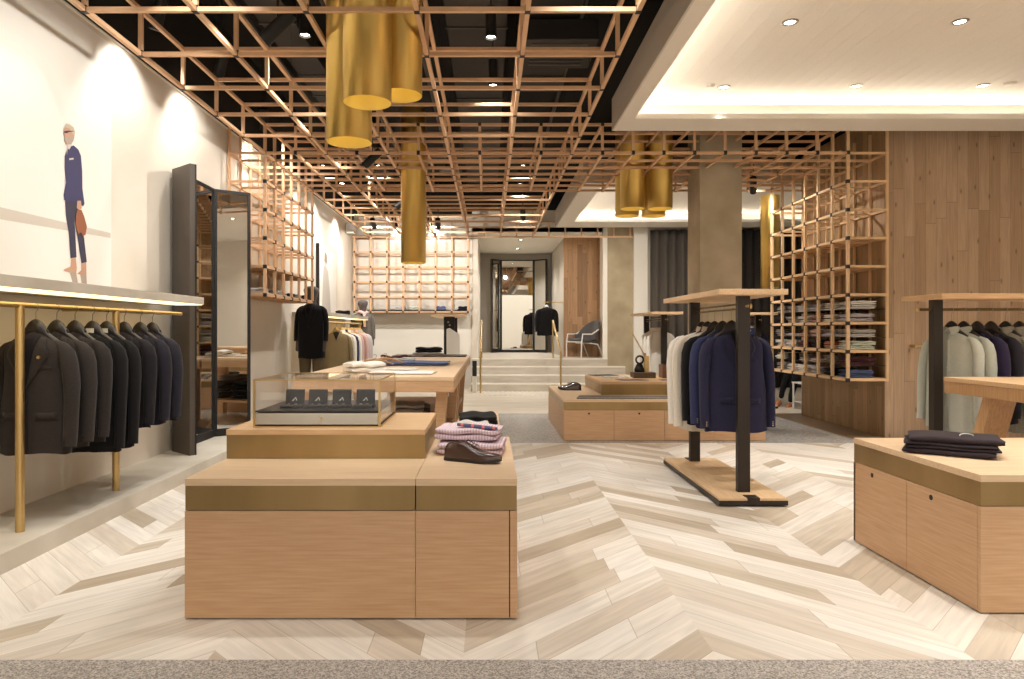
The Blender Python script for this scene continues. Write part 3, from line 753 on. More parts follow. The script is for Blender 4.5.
# T shaped stand by the back wall
t = thing('garment_rack', 'empty black rack with oak board against the white back wall', 'clothes rack', (-1.16, 13.8, 0))
box('top_board', (0, 0, 1.69), (.68, 1.6, 1.735), 'oak_top', t, .002)
for yy in (.2, 1.4): box('post', (.24, yy, 0), (.46, yy + .06, 1.69), 'blk2', t)
for q in (.33, .36): MB().tube([(q, .195, 1.58 - (q - .33) * 2), (q, .2, 1.58 - (q - .33) * 2)], .02, 12).build('rail_knob', 'hook', t)
MB().prism([(-.84, 13.6, 0), (-.58, 13.6, 0), (-.58, 13.6, 1.33), (-.78, 13.6, 1.46), (-.84, 13.6, 1.44)], (0, .02, 0)).build('display_card', 'label_w')
tag(bpy.context.scene.objects['display_card'], 'white angled display card standing in front of the empty rack', 'card')

# ---------------- right rack (along X)
t = thing('garment_rack', 'black steel rack with oak top board in front of the timber wall', 'clothes rack', (4.04, 6.14, 0))
box('top_board', (0, 0, 1.69), (1.9, .6, 1.735), 'oak_topx', t, .002)
for xx in (.10, 1.7): box('post', (xx, .26, .07), (xx + .085, .34, 1.69), 'blk', t, .002)
MB().tube([(-.02, .3, 1.6), (1.9, .3, 1.6)], .013, 12).build('rail', 'rail_dark', t)
MB().tube([(-.035, .3, 1.6), (-.018, .3, 1.6)], .02, 14).build('rail_knob', 'brass', t)
box('base_frame', (0, 0, .012), (1.9, .6, .05), 'blk', t); box('base_board', (0, 0, .05), (1.9, .6, .068), 'oak_top', t)
rts = [(4.33, 'sage', 'shirt', 'sage grey shirt, nearest the post on the timber-wall rack'), (4.445, 'sage2', 'shirt', 'sage grey shirt, second on the timber-wall rack'),
       (4.57, 'indigo', 'suit', 'dark indigo jacket next to the sage shirts'), (4.70, 'navydark', 'suit', 'dark indigo jacket next to the pale tweed shirt'),
       (4.835, 'tweed', 'shirt', 'pale tweed shirt beside the dark indigo jackets'), (4.965, 'tweed', 'shirt', 'pale tweed shirt at the picture edge of the timber-wall rack')]
for i, (x, m, st, lb) in enumerate(rts):
    L = .93 if st == 'shirt' else .86
    rz = -PI / 2 + (.45, .36, .3, .3, .3, .3)[i]
    garment(lb, (x, 6.44, 1.415 - L), rz, m, L, .235, st, 60 + i, 'garments on the timber-wall rack', Dm=.06, sleeve=.86 if st == 'shirt' else .8)
    hanger('black hanger holding the %s garment on the timber-wall rack' % ORD[i], (x, 6.44, 1.44), rz, .16, group='black hangers on the timber-wall rack')
for i, (px, py) in enumerate(((913, 346), (916, 310))):
    p = at(px, py, 9.0)
    if i == 0: tag(MB().tube([(p.x, 9.05, p.z), (p.x, 8.93, p.z)], .02, 12).tube([(p.x, 8.94, p.z), (p.x + .2, 8.94, p.z)], .012, 10).build('wall_peg', 'brass'), 'short brass peg bar on the timber wall beside the sage shirt', 'wall peg')

# ---------------- far wall rail shirts
fr_ = [(13.5, 'olive', 'sweater', 'olive v-neck sweater, nearest on the far wall rail'), (13.95, 'white', 'shirt', 'white shirt behind the olive sweater'), (14.2, 'navyshirt', 'shirt', 'navy shirt on the far wall rail'),
       (14.5, 'white', 'shirt', 'white shirt between navy and pink shirts'), (14.75, 'pink', 'shirt', 'pale pink shirt, nearer of two on the far wall rail'), (15.0, 'rose', 'shirt', 'dusky rose shirt on the far wall rail'),
       (15.3, 'pink', 'shirt', 'pale pink shirt beyond the rose shirt'), (15.6, 'lilac', 'shirt', 'pale lilac shirt on the far wall rail'), (15.85, 'greypale', 'shirt', 'pale grey shirt at the far end of the rail')]
for i, (y, m, st, lb) in enumerate(fr_):
    garment(lb, (-2.99, y, .47), .1, m, .93, .26, st, 80 + i, 'shirts on the far wall rail', detail=False, sleeve=.8, hanger=True)
    hanger('brass-coloured hanger holding the %s garment of the far wall rail' % ORD[i], (-2.99, y, 1.43), .1, .135, 'brass', group='hangers on the far wall rail')

# ================================================================== FOLDED CLOTHES
def folded(label, loc, rz, w, d, h, mat, seed=0, name='folded_shirt', cat='folded shirt', group=None, plies=2, sag=0.0):
    r = random.Random(seed); b = MB(); ph = [r.uniform(0, 6.28) for _ in range(5)]
    z = 0.0; ht = h / plies
    for p in range(plies):
        w2 = w * (1 - .05 * r.random()); d2 = d * (1 - .05 * r.random()); ox = r.uniform(-.01, .01) * w / .3
        rows = []
        nx, na = 14, 16
        for i in range(nx + 1):
            u = -1 + 2 * i / nx; x = ox + u * w2 / 2
            endf = (1 - abs(u) ** 8 * .45)
            row = []
            for k in range(na):
                a = 2 * PI * k / na; c, s = math.cos(a), math.sin(a)
                cy = math.copysign(abs(c) ** .35, c) * d2 / 2; cz = math.copysign(abs(s) ** .55, s) * ht / 2 * endf
                wv = .07 * h * math.sin(u * 5 + ph[0] + p) + .05 * h * math.sin(c * 4 + ph[1])
                row.append((x + .004 * math.sin(c * 5 + ph[2]), cy, max(0.0, z + ht / 2 + cz + (wv if s > 0 or p else 0))))
            rows.append(row)
        b.grid(rows, close=True); b.add(rows[0], [tuple(range(na))], 0, True); b.add(rows[-1], [tuple(reversed(range(na)))], 0, True)
        z += ht * .97
    o = b.build(name, mat); o.location = loc; o.rotation_euler = (0, 0, rz)
    return tag(o, label, cat, group)

# on counter 2
zt = .684
sh1 = folded('pink striped folded shirt, lower of two behind the dress shoe', (-.105, 4.08, zt), -.1, .38, .30, .075, 'pinkstripe', 1, group='pink striped shirts on the counter')
sh2 = folded('pink striped folded shirt with a tie laid on it, upper of two', (-.115, 4.13, zt + .076), -.16, .38, .28, .072, 'pinkstripe', 2, group='pink striped shirts on the counter')
tie = MB(); rows = []
for i in range(12):
    f = i / 11; x = -.10 + .24 * f; wd = .022 + .018 * math.sin(f * PI); zz = .004 - .012 * f
    rows.append([(x, -.02 - f * .1 - wd, zz), (x, -.02 - f * .1 + wd, zz + .006)])
tie.grid(rows); o = tie.build('necktie', 'tiestripe', solid=.005); o.location = (-.09, 4.12, zt + .153); tag(o, 'dark blue and red necktie lying across the pink striped shirt', 'necktie')
folded('pale grey folded knit behind the pink striped shirts', (-.13, 4.5, zt), .05, .24, .22, .125, 'greypale', 3, name='folded_sweater', cat='folded sweater')
folded('black folded trousers on the small low counter', (-.10, 5.98, .6), .08, .32, .40, .085, 'black', 4, name='folded_trousers', cat='folded trousers')
# on counter 5
for k in range(3):
    folded('dark espresso folded trousers, %s of the pile of three' % ('bottom', 'middle', 'top')[k], (2.70 + .01 * k, 4.02 + .012 * k, .688 + .034 * k), -.62 + .05 * k, .46, .34, .036, 'espresso', 10 + k, name='folded_trousers', cat='folded trousers', group='dark trousers on the side-door counter', plies=1 + (k == 1))
o = MB().tube([(2.75 + .04 * math.cos(a), 3.96 + .016 * math.sin(a), .797 + .010 * math.sin(a)) for a in [PI * k / 10 for k in range(11)]], .0025, 8).build('trouser_label_cord', 'label_w'); tag(o, 'small white cord loop on top of the dark folded trousers', 'cord')

# ---------------- shoes
def shoe_meshes(t, mat='shoe'):
    S = [(0, .026, .058), (.06, .033, .078), (.16, .037, .088), (.28, .037, .088), (.38, .037, .080), (.50, .041, .060), (.62, .045, .046), (.74, .046, .038), (.85, .038, .032), (.94, .023, .025), (1, .007, .014)]
    Ls = .30; rows = []
    for s, w, h in S:
        row = []; lift = .012 + (.010 * max(0, (s - .7) / .3) ** 1.5)
        for k in range(13):
            a = PI * k / 12; c, sn = math.cos(a), math.sin(a)
            tp = .62 if s < .42 else 1
            yy = w * (abs(c) ** .6) * (1 if c >= 0 else -1) * (1 - (1 - tp) * sn ** 2)
            zz = lift + h * sn ** (.5 if s < .4 else .7)
            if .03 < s < .34 and sn > .9: zz -= .045
            row.append((s * Ls, yy, zz))
        rows.append(row)
    b = MB().grid(rows); b.add(rows[0], [tuple(range(13))], 0, True)
    b.build('upper', mat, t)
    op = MB(); op.poly([(.012 + .043 * (1 - math.cos(a)) , .019 * math.sin(a), .066 + .012 * (1 - math.cos(a)) / 2) for a in [2 * PI * k / 16 for k in range(16)]]); op.build('opening', 'sole', t)
    so = MB(); out = []
    for s, w, h in S: out.append((s * Ls - .002, w + .004, s))
    pts = [(x, y) for x, y, _ in out] + [(x, -y) for x, y, _ in reversed(out)]
    lf = lambda x: .008 + .012 * max(0, (x / Ls - .7) / .3) ** 1.5
    bot = [(x, y, max(0, lf(x) - .008)) for x, y in pts]; top = [(x, y, lf(x) + .006) for x, y in pts]; n = len(pts)
    so.add(bot + top, [tuple(reversed(range(n))), tuple(range(n, 2 * n))] + [(i, (i + 1) % n, (i + 1) % n + n, i + n) for i in range(n)])
    so.build('sole', 'sole', t)
    MB().box((0, -.03, 0), (.075, .03, .012)).build('heel', 'sole', t)
    for i in range(4):
        x = .118 + i * .016; z = .099 - i * .006
        MB().tube([(x, -.02, z - .006), (x + .003, 0, z + .004), (x, .02, z - .006)], .0028, 6).build('lace', 'sole', t)
t = thing('dress_shoe', 'single dark brown leather dress shoe on the counter before the pink shirts', 'shoe', (-.235, 3.84, .684), -.42)
t.scale = (1.1, 1.1, 1.15)
shoe_meshes(t)
for i, (x, y, rz) in enumerate(((1.36, 10.15, PI - .1), (1.36, 10.33, PI + .12))):
    t2 = copy_tree(t, (x, y, .526), rz, ('dark leather dress shoe on the long low counter, nearer of the pair', 'dark leather dress shoe on the long low counter, farther of the pair')[i], 'pair of dress shoes on the low counter')

# ---------------- long counter merchandise
for i in range(5):
    b = MB(); m = ('patterned', 'mid', 'greyfab', 'patterned', 'mid')[i]
    y = 8.83 + .085 * i
    b.box((1.13 + .02 * i, y, .526), (2.7, y + .065, .541)); o = b.build('necktie', m, bevel=.004)
    tag(o, '%s grey patterned necktie laid lengthwise, %s from the counter edge' % (('dark', 'mid', 'dark', 'dark', 'mid')[i], ORD[i]), 'necktie', 'neckties laid along the low counter')
for i, (x, y, rz, m, lb) in enumerate(((1.78, 10.75, .3, 'blk2', 'dark magazine lying open at the back of the low plinth'), (1.9, 10.3, .2, 'paper', 'open magazine with pictures on the low plinth'), (2.02, 9.75, .1, 'magenta', 'dark pink magazine nearest the plinth edge'), (2.62, 9.7, -.05, 'magenta', 'dark pink booklet in front of the walnut box'))):
    t = thing('magazine', lb, 'magazine', (x, y, .701), rz, 'magazines on the low plinth')
    box('pages', (-.2, -.14, .001), (.2, .14, .009), 'label_w', t); box('cover', (-.203, -.143, .009), (.203, .143, .012), m, t)
# small machine on a block
t = thing('sewing_machine_ornament', 'small black and brass antique machine on a dark wooden block', 'ornament', (2.3, 10.3, .701))
box('base_block', (-.16, -.12, 0), (.17, .12, .085), 'dkblock', t, .004)
MB().lathe((-.05, 0, .085), [(0, 0), (.07, 0), (.075, .04), (.05, .1), (.03, .13), (0, .14)], 20).build('body', 'blk2', t)
tb = MB(); tb.tube([(-.05 + .055 * math.cos(a), -.03, .27 + .055 * math.sin(a)) for a in [2 * PI * k / 20 for k in range(21)]], .014, 10, caps=False); tb.build('hand_wheel', 'blk2', t)
MB().box((.02, -.03, .085), (.09, .03, .33)).build('column', 'brass', t, .01)
MB().tube([(.03, 0, .33), (-.17, .0, .7)], .009, 10).tube([(.03, 0, .30), (.03, 0, .37)], .02, 10).build('rod', 'brass', t)
t = thing('walnut_box', 'open walnut box with spectacles on top beside the brass machine', 'box', (2.70, 10.3, .701))
box('box_body', (-.13, -.12, 0), (.13, .12, .2), 'walnut', t, .003)
for k in range(3):
    b = MB()
    for s in (-1, 1): b.tube([(-.06 + k * .06 + .026 * math.cos(a), -.09 + s * .0 + k * .05, .235 + .026 * math.sin(a)) for a in [2 * PI * q / 12 for q in range(13)]], .005, 6, caps=False); b.box((-.10 + k * .06, -.09 + k * .05, .2), (-.02 + k * .06, -.02 + k * .05, .21))
    tag(b.build('spectacles', 'blk2', None, loc=(2.70, 10.3, .701)), 'dark spectacles standing on the walnut box, %s pair from the machine' % ORD[k], 'spectacles', 'spectacles on the walnut box')

# ---------------- shirts on the lattice shelf
pal = [['greypale', 'white', 'lilac', 'greypale', 'mid', 'mid'], ['lilac', 'offwhite', 'rose', 'greypale', 'mid', 'black'], ['greypale', 'lilac', 'pink', 'rose', 'lilac', 'mid'],
       ['mint', 'rust', 'espresso', 'burg', 'greypale', 'greypale'], ['burg', 'mid', 'pink', 'mid', 'black', 'white'], ['denim', 'inkblack', 'lilac', 'white', 'greypale', 'mid']]
cn = {'greypale': 'pale grey', 'white': 'white', 'lilac': 'pale lilac', 'mid': 'taupe', 'offwhite': 'cream', 'rose': 'rose', 'pink': 'pink', 'black': 'black', 'mint': 'mint', 'rust': 'rust orange', 'espresso': 'dark brown', 'burg': 'burgundy', 'denim': 'denim blue', 'inkblack': 'dark navy'}
z0 = ZL - VZ * 8; rs_ = random.Random(5)
for tier in range(6):
    zz = z0 + (VZ * .5) * (5 - tier) + (.024 if (5 - tier) % 2 == 0 else .004)
    for bay in range(6):
        yc = 8.973 + .4 * bay + .2
        n = 2 if rs_.random() < .8 or bay == 0 else 1
        for q in range(n):
            m = pal[tier][bay]
            if q == 1 and tier == 0: m = 'white' if bay == 0 else m
            if q == 1 and tier == 3 and bay == 0: m = 'mint'
            if q == 0 and tier == 3 and bay == 1: m = 'pink'
            hh = rs_.uniform(.042, .058)
            pos = 'only one' if n == 1 else ('bottom', 'top')[q]
            folded('%s folded shirt, %s of pile, %s lattice bay from front, %s tier down' % (cn[m], pos, ORD[bay], ORD[tier]), (4.895 + rs_.uniform(-.015, .015), yc, zz + q * .057), rs_.uniform(-.05, .05) + PI / 2 * 0, .33, .33, hh, m, tier * 50 + bay * 5 + q, group='folded shirts on the lattice shelf')
# left lattice + back ledge
for i, (y, m, c) in enumerate(((9.2, 'greypale', 'pale grey'), (9.6, 'mid', 'taupe'), (10.0, 'greypale', 'pale grey'), (10.45, 'black', 'black'), (10.85, 'mid', 'taupe'), (11.15, 'black', 'black'))):
    folded('%s folded garment on the high wall lattice shelf, %s from the mirror' % (c, ORD[i]), (-3.1, y, 1.87 + .035), .1, .26, .3, .07, m, 300 + i, group='folded clothes on the high wall lattice', name='folded_garment', cat='folded garment')
for i, (px, m, c) in enumerate(((400, 'greypale', 'white patterned'), (414.5, 'mint', 'white'), (441, 'bluefold', 'pale blue'), (463, 'navydark', 'dark'))):
    folded('%s folded garment on the black back-wall ledge, %s from the cylinder lamp' % (c, ORD[i]), ((px - 489) * 17.15 / K, 17.17, 1.87 + .045), .1, .24, .3, .1, m, 310 + i, group='folded clothes on the back ledge', name='folded_garment', cat='folded garment')
folded('dark folded coat lying on the far wall shelf beside the mannequin head', (-3.1, 14.6, 1.736), .2, .3, .7, .09, 'inkblack', 320, name='folded_garment', cat='folded garment')

# ================================================================== TABLES
def trestle(label, x0, y0, x1, y1, h=1.0, legs=(), mat='oak_top'):
    t = thing('trestle_table', label, 'table', (x0, y0, 0)); W, D = x1 - x0, y1 - y0
    box('top', (0, 0, h - .035), (W, D, h), mat, t, .002)
    box('apron', (.004, .004, h - .135), (W - .004, D - .004, h - .035), 'oak', t, .002)
    return t
def aleg(t, x, y, dx, w=.1, d=.16, h=.865, mat='oak', name='leg', top_dy=0, bot_dy=0):
    a, b = Vector((x, y + top_dy, h)), Vector((x + dx, y + bot_dy, 0))
    pts = [(a.x - w / 2, a.y, a.z), (a.x + w / 2, a.y, a.z), (b.x + w / 2, b.y, 0), (b.x - w / 2, b.y, 0)]
    return MB().prism(pts, (0, d, 0)).build(name, mat, t, .002)
for j, (ya, yb, lb) in enumerate(((6.0, 8.64, 'oak trestle table with folded shirts behind the glass case'), (8.66, 11.3, 'farther oak trestle table in line behind the first'))):
    t = trestle(lb, -1.72, ya, -.305, yb)
    for (x, y, dx) in ((1.30, .12, -.06), (1.30, 2.3, -.06), (.12, .12, .05), (.12, 2.3, .05)): aleg(t, x, y, dx)
    box('stretcher', (.2, .18, .25), (1.25, .24, .33), 'oak', t); box('lower_shelf', (.12, .3, .33), (1.3, 2.25, .36), 'oak_dark', t)
z = 1.0
folded('white crumpled folded shirt at the corner of the trestle table', (-1.22, 6.75, z), .5, .34, .34, .10, 'white', 401)
folded('white flat shirt laid along the near edge of the trestle table', (-.82, 6.45, z), -.08, .62, .34, .022, 'white', 402, plies=1)
folded('cream flat shirt beside the wooden hangers on the table', (-1.0, 7.1, z), .2, .5, .4, .02, 'offwhite', 403, plies=1)
folded('blue folded shirt spread on the trestle table', (-.86, 8.05, z), -.04, .82, .5, .05, 'bluefold', 404)
folded('pale folded shirt under the red braces beyond the blue shirt', (-1.15, 8.5, z), .1, .5, .3, .07, 'greypale', 405)
o = MB().tube([(-1.16 + .16 * math.cos(a) , 8.42, z + .085 + .014 * math.sin(a * 3)) for a in [PI * k / 12 for k in range(13)]], .014, 8).build('braces', M['burg']); tag(o, 'dark red braces lying on the pale folded shirt', 'braces')
for i, (x, y, rz) in enumerate(((-1.22, 7.35, .3), (-1.12, 7.42, .5))):
    t = thing('wooden_hanger', 'bare wooden hanger lying on the table, %s of two' % ('nearer', 'farther')[i], 'hanger', (x, y, 1.045 + i * .01), rz, 'wooden hangers on the table')
    MB().tube([(-.2, 0, 0), (-.1, .0, .035), (0, 0, .05), (.1, 0, .035), (.2, 0, 0)], [.008, .012, .015, .012, .008], 10).build('shoulder_bar', 'oak_dark', t)
    MB().tube([(0, 0, .05)] + [(.02 * math.cos(a), 0, .085 + .02 * math.sin(a)) for a in (-1.57, -.8, 0, .8, 1.57, 2.4)], .003, 6).build('hook', 'hook', t)
folded('black bag folded on a grey knit at the far table end', (-.95, 10.8, 1.065), .1, .42, .3, .08, 'black', 407, name='folded_bag', cat='bag')
folded('grey folded knit under the black bag', (-.95, 10.8, 1.0), .05, .5, .4, .062, 'mid', 408, name='folded_sweater', cat='folded sweater')
o = box('tray', (-1.5, 10.9 - .3, 1.0), (-.36, 11.25, 1.018), 'blk', None, .003); tag(o, 'dark flat tray along the far edge of the trestle table', 'tray')
for i, (x, y, m) in enumerate(((-1.25, 6.7, 'greyfab'), (-.85, 6.75, 'mid'), (-1.25, 7.3, 'black'), (-.82, 7.3, 'greyfab'))):
    for k in range(3 if i != 1 else 4):
        folded('%s folded knit under the table, %s up in the %s pile' % ({'greyfab': 'grey', 'mid': 'taupe', 'black': 'black'}[m], ORD[k], ORD[i]), (x + .01 * k, y, .361 + .085 * k), .03 * k, .36, .4, .082, m, 420 + i * 5 + k, group='knitwear on the lower table shelf', name='folded_sweater', cat='folded sweater')
t = trestle('oak trestle table with sloping legs behind the folded dark trousers', 3.965, 2.3, 5.0, 6.0, mat='oak_top')
bpy.context.scene.objects[t.name]
for c in t.children: c.data.materials[0] = M['oak_dark'] if c.name.startswith('apron') else M['oak_topx']
for (x, y) in ((.14, 3.17), (.14, .4), (.90, 3.17), (.90, .4)):
    aleg(t, x, y, 0, w=.2, d=.11, h=.87, mat='oak_dark', bot_dy=.32 if y > 1 else -.3)
box('stretcher', (.14, .4, .32), (.2, 2.8, .4), 'oak_dark', t)

# ================================================================== MIRRORS
def mirror3(label, pts, z0, z1, back=.06):
    """pts: four corners in plan; three panels"""
    base = Vector((pts[1][0], pts[1][1], z0)); t = thing('folding_mirror', label, 'mirror', base)
    for i in range(3):
        a = Vector((*pts[i], z0)) - base; b = Vector((*pts[i + 1], z0)) - base; d = (b - a).normalized(); n = Vector((d.y, -d.x, 0)); H = z1 - z0; fw = .035
        if i == 0: n = Vector((d.y, -d.x, 0))
        fr = MB()
        def B(u0, u1, w0, w1, off0, off1, mi=0):
            P = [a + d * u0 + n * off0, a + d * u1 + n * off0, a + d * u1 + n * off1, a + d * u0 + n * off1]
            fr.prism([p + Vector((0, 0, w0)) for p in P], (0, 0, w1 - w0), mi)
        L = (b - a).length
        B(0, L, 0, H, -back, -.006, 1)
        B(0, fw, 0, H, -.006, .012); B(L - fw, L, 0, H, -.006, .012); B(fw, L - fw, 0, .09, -.006, .012); B(fw, L - fw, H - fw, H, -.006, .012)
        f = fr.build('frame', ['blk2', 'mirror_back'], t)
        g = MB(); P = [a + d * fw, a + d * (L - fw)]
        g.poly([P[0] + Vector((0, 0, .09)), P[1] + Vector((0, 0, .09)), P[1] + Vector((0, 0, H - fw)), P[0] + Vector((0, 0, H - fw))]); g.build('mirror_glass', 'mirror', f)
    return t
# order so that n points into the room (+x side): travel with room on the right hand
mirror3('tall black three-panel folding mirror against the plaster wall', [(-3.03, 7.10), (-3.33, 7.36), (-3.33, 8.33), (-2.98, 8.59)], .121, 3.12)
mirror3('tall black three-panel mirror standing in the landing alcove', [(.09, 21.55), (.38, 21.86), (1.42, 21.86), (1.80, 21.55)], .72, 3.66)

# ================================================================== POSTERS
def wallpt(x, y): return (K * 3.41 / (489 - x), 1.4 - (y - 331) * (K * 3.41 / (489 - x)) / K)
pt = thing('wall_poster', 'large pale wall poster of a man in a blue suit above the shelf', 'poster', (-3.418, 2.2, 1.74))
def flat(poly, mat, name, off, parent=pt, loc=(-3.418, 2.2, 1.74)):
    pts = []
    for x, y in poly:
        Y, Z = wallpt(x, y); pts.append((off, Y - loc[1], Z - loc[2]))
    return MB().poly(pts).build(name, mat, parent)
box('sheet', (0, 0, 0), (.004, 6.22 - 2.2, 2.25), 'poster', pt)
flat([(-200, 160), (-200, 185), (111, 238), (111, 233)], 'poster_band', 'printed_band', .005)
def cr(l): return [(40 + a / 3.395, 100 + b / 3.395) for a, b in l]
fig = [('print_shadow', 'p_refl', [(103, 585), (124, 585), (130, 622), (112, 622)]), ('print_shadow', 'p_refl', [(136, 585), (158, 585), (160, 625), (143, 625)]),
       ('printed_foot', 'skin', [(108, 530), (121, 530), (126, 570), (124, 586), (100, 584), (80, 580), (84, 574), (104, 566)]), ('printed_foot', 'skin', [(141, 545), (157, 545), (158, 590), (140, 594), (126, 590), (140, 578)]),
       ('printed_trousers', 'p_navy2', [(85, 330), (128, 330), (138, 400), (150, 470), (159, 550), (141, 554), (128, 470), (117, 400), (121, 470), (124, 534), (104, 537), (98, 450), (88, 390)]),
       ('printed_jacket', 'p_navy', [(84, 192), (90, 172), (100, 158), (114, 154), (130, 168), (139, 190), (143, 240), (144, 300), (151, 352), (146, 362), (132, 350), (126, 345), (82, 340), (80, 322), (88, 280), (84, 235)]),
       ('printed_shirt', 'p_pale', [(90, 176), (95, 150), (108, 146), (106, 156), (97, 172), (92, 196)]), ('printed_tie', 'p_navy2', [(93, 166), (98, 166), (94, 200), (90, 200)]),
       ('printed_hand', 'skin', [(126, 342), (138, 342), (141, 368), (132, 374), (124, 366)]),
       ('printed_head', 'skin', [(80, 100), (86, 90), (100, 88), (114, 98), (117, 118), (112, 140), (104, 150), (90, 150), (82, 138), (84, 124), (78, 116)]),
       ('printed_hair', 'hair', [(84, 92), (86, 80), (98, 82), (112, 92), (118, 108), (116, 122), (108, 112), (100, 98)]),
       ('printed_beard', 'p_refl', [(82, 126), (98, 124), (112, 118), (114, 132), (106, 148), (92, 150), (84, 142)]),
       ('printed_glasses', 'p_navy2', [(79, 106), (92, 104), (112, 105), (112, 107), (94, 109), (91, 113), (82, 112)]),
       ('printed_handkerchief', 'p_pale', [(97, 198), (112, 196), (112, 202), (97, 204)]),
       ('printed_shoes', 'p_brown', [(124, 374), (138, 372), (148, 396), (157, 430), (152, 458), (142, 462), (138, 448), (128, 456), (120, 430), (119, 398)])]
for k, (nm, m, pl) in enumerate(fig): flat(cr(pl), m, nm, .0055 + .0006 * k)
p2 = thing('wall_poster', 'narrow white poster board leaning above the far wall shelf', 'poster', (-3.40, 13.6, 1.736))
MB().prism([(-.01, 0, 0), (-.01, 1.6, 0), (-.01, 1.6, 1.35), (-.01, 0, 1.35)], (.03, 0, 0)).build('board', ['poster'], p2)
box('edge_strip', (-.012, -.03, 0), (.05, 0, 1.4), 'blk', p2)
pf = MB(); 
for a in ([(.5, 1.25), (.62, 1.3), (.72, 1.22), (.7, 1.06), (.6, 1.0), (.5, 1.08)], [(.3, 0), (.38, .6), (.45, .98), (.62, 1.02), (.85, .92), (1.0, .5), (1.1, 0)]):
    pf.poly([(.0215 , y, z) for y, z in a])
pf.build('printed_figure', mk('print_grey', (190, 182, 172), .6), p2)
bf = MB().poly([(.022, .52, 1.1), (.022, .58, 1.3), (.022, .74, 1.24), (.022, .76, 1.06)]); bf.build('printed_head', mk('print_brown2', (150, 128, 112), .6), p2)

# ================================================================== GOLD CYLINDERS
def gold_cyl(label, x, y, zb, D=.36, zt=4.6, n=0, name='cylinder_lamp'):
    t = thing(name, label, 'pendant lamp', (x, y, zb), 0, 'gold cylinder pendants')
    r = D / 2
    MB().lathe((0, 0, 0), [(r - .004, .0), (r, 0), (r, zt - zb)], 48).build('shade', 'gold', t)
    MB().lathe((0, 0, 0), [(r - .004, .0), (r - .006, .9), (.0, .9)], 48).build('shade_lining', 'gold_in', t)
    MB().lathe((0, 0, .55), [(.0, 0), (.07, 0), (.07, .2)], 24).build('bulb', emis('bulb', (255, 240, 200), 14) if 'bulb' not in bpy.data.materials else bpy.data.materials['bulb'], t)
    return t
gold_cyl('large gold cylinder pendant hanging lowest in the near cluster of three', -1.118, 5.50, 2.907)
gold_cyl('large gold cylinder pendant, middle and nearest of the near cluster', -.912, 5.155, 3.11)
gold_cyl('gold cylinder pendant hanging highest in the near cluster of three', -.715, 5.50, 3.28)
gold_cyl('long single gold cylinder pendant in front of the back wall lattice', -1.095, 9.97, 2.385)
gold_cyl('gold cylinder pendant, shorter front one near the soffit corner', 2.08, 9.97, 3.17, .35)
gold_cyl('gold cylinder pendant, shorter front one beside the concrete column', 2.48, 9.97, 3.17, .35)
gold_cyl('gold cylinder pendant, half-hidden rear one near the soffit corner', 2.08, 10.37, 3.13, .35)
gold_cyl('gold cylinder pendant, half-hidden rear one beside the concrete column', 2.48, 10.37, 3.13, .35)
M['yellow'] = mk('yellow_gold', (222, 186, 84), .45, .1)
g = gold_cyl('yellow gold cylinder pendant behind the lattice shelf', 5.62, 13.76, 2.26, .36, 4.1)
g.children[0].data.materials[0] = M['yellow']

# ================================================================== LIGHTS
WARM = (1, .965, .915)
def spot(p, aim, power, size=1.2, blend=.5, rad=.05, col=WARM, parent=None):
    l = bpy.data.lights.new('spot', 'SPOT'); l.energy = power; l.spot_size = size; l.spot_blend = blend; l.shadow_soft_size = rad; l.color = col
    o = bpy.data.objects.new('spot_beam', l); C.objects.link(o); o.location = p
    o.rotation_euler = (Vector(aim) - Vector(p)).to_track_quat('-Z', 'Y').to_euler()
    if parent:
        o.parent = parent; o.matrix_parent_inverse = parent.matrix_basis.inverted()
    return o
def can(label, p, aim, power, size=1.9, L=.3, r=.055, group='black ceiling spotlights', rad=.045):
    """black cylinder spotlight whose mouth is at p"""
    p = Vector(p); d = (Vector(aim) - p).normalized(); t = thing('ceiling_spotlight', label, 'spotlight', p, 0, group)
    b = MB(); top = -d * L
    b.tube([(0, 0, 0), top], r, 20, caps=False); b.tube([top, top * 1.001], [r, .001], 20)
    b.build('housing', 'blk2', t)
    MB().tube([top * .5, (top.x * .5, top.y * .5, 5.29 - p.z)], .008, 8).build('stem', 'blk2', t)
    q = -d * .02; MB().tube([q, q * 1.01], r * .86, 20).build('lens', 'lamp', t)
    spot(p + d * .01, aim, power, size, .6, rad, parent=t)
def down(label, p, power, zc, size=.95, group='recessed downlights'):
    t = thing('recessed_downlight', label, 'downlight', (p[0], p[1], zc), 0, group)
    MB().lathe((0, 0, 0), [(.075, 0), (.075, -.006), (.05, -.010), (.048, -.002)], 28).build('trim_ring', 'hook', t)
    MB().lathe((0, 0, 0), [(0, -.003), (.046, -.003)], 24).build('lens', 'lamp', t)
    if power: spot((p[0], p[1], zc - .03), (p[0], p[1], 0), power, size, .7, .06, parent=t)

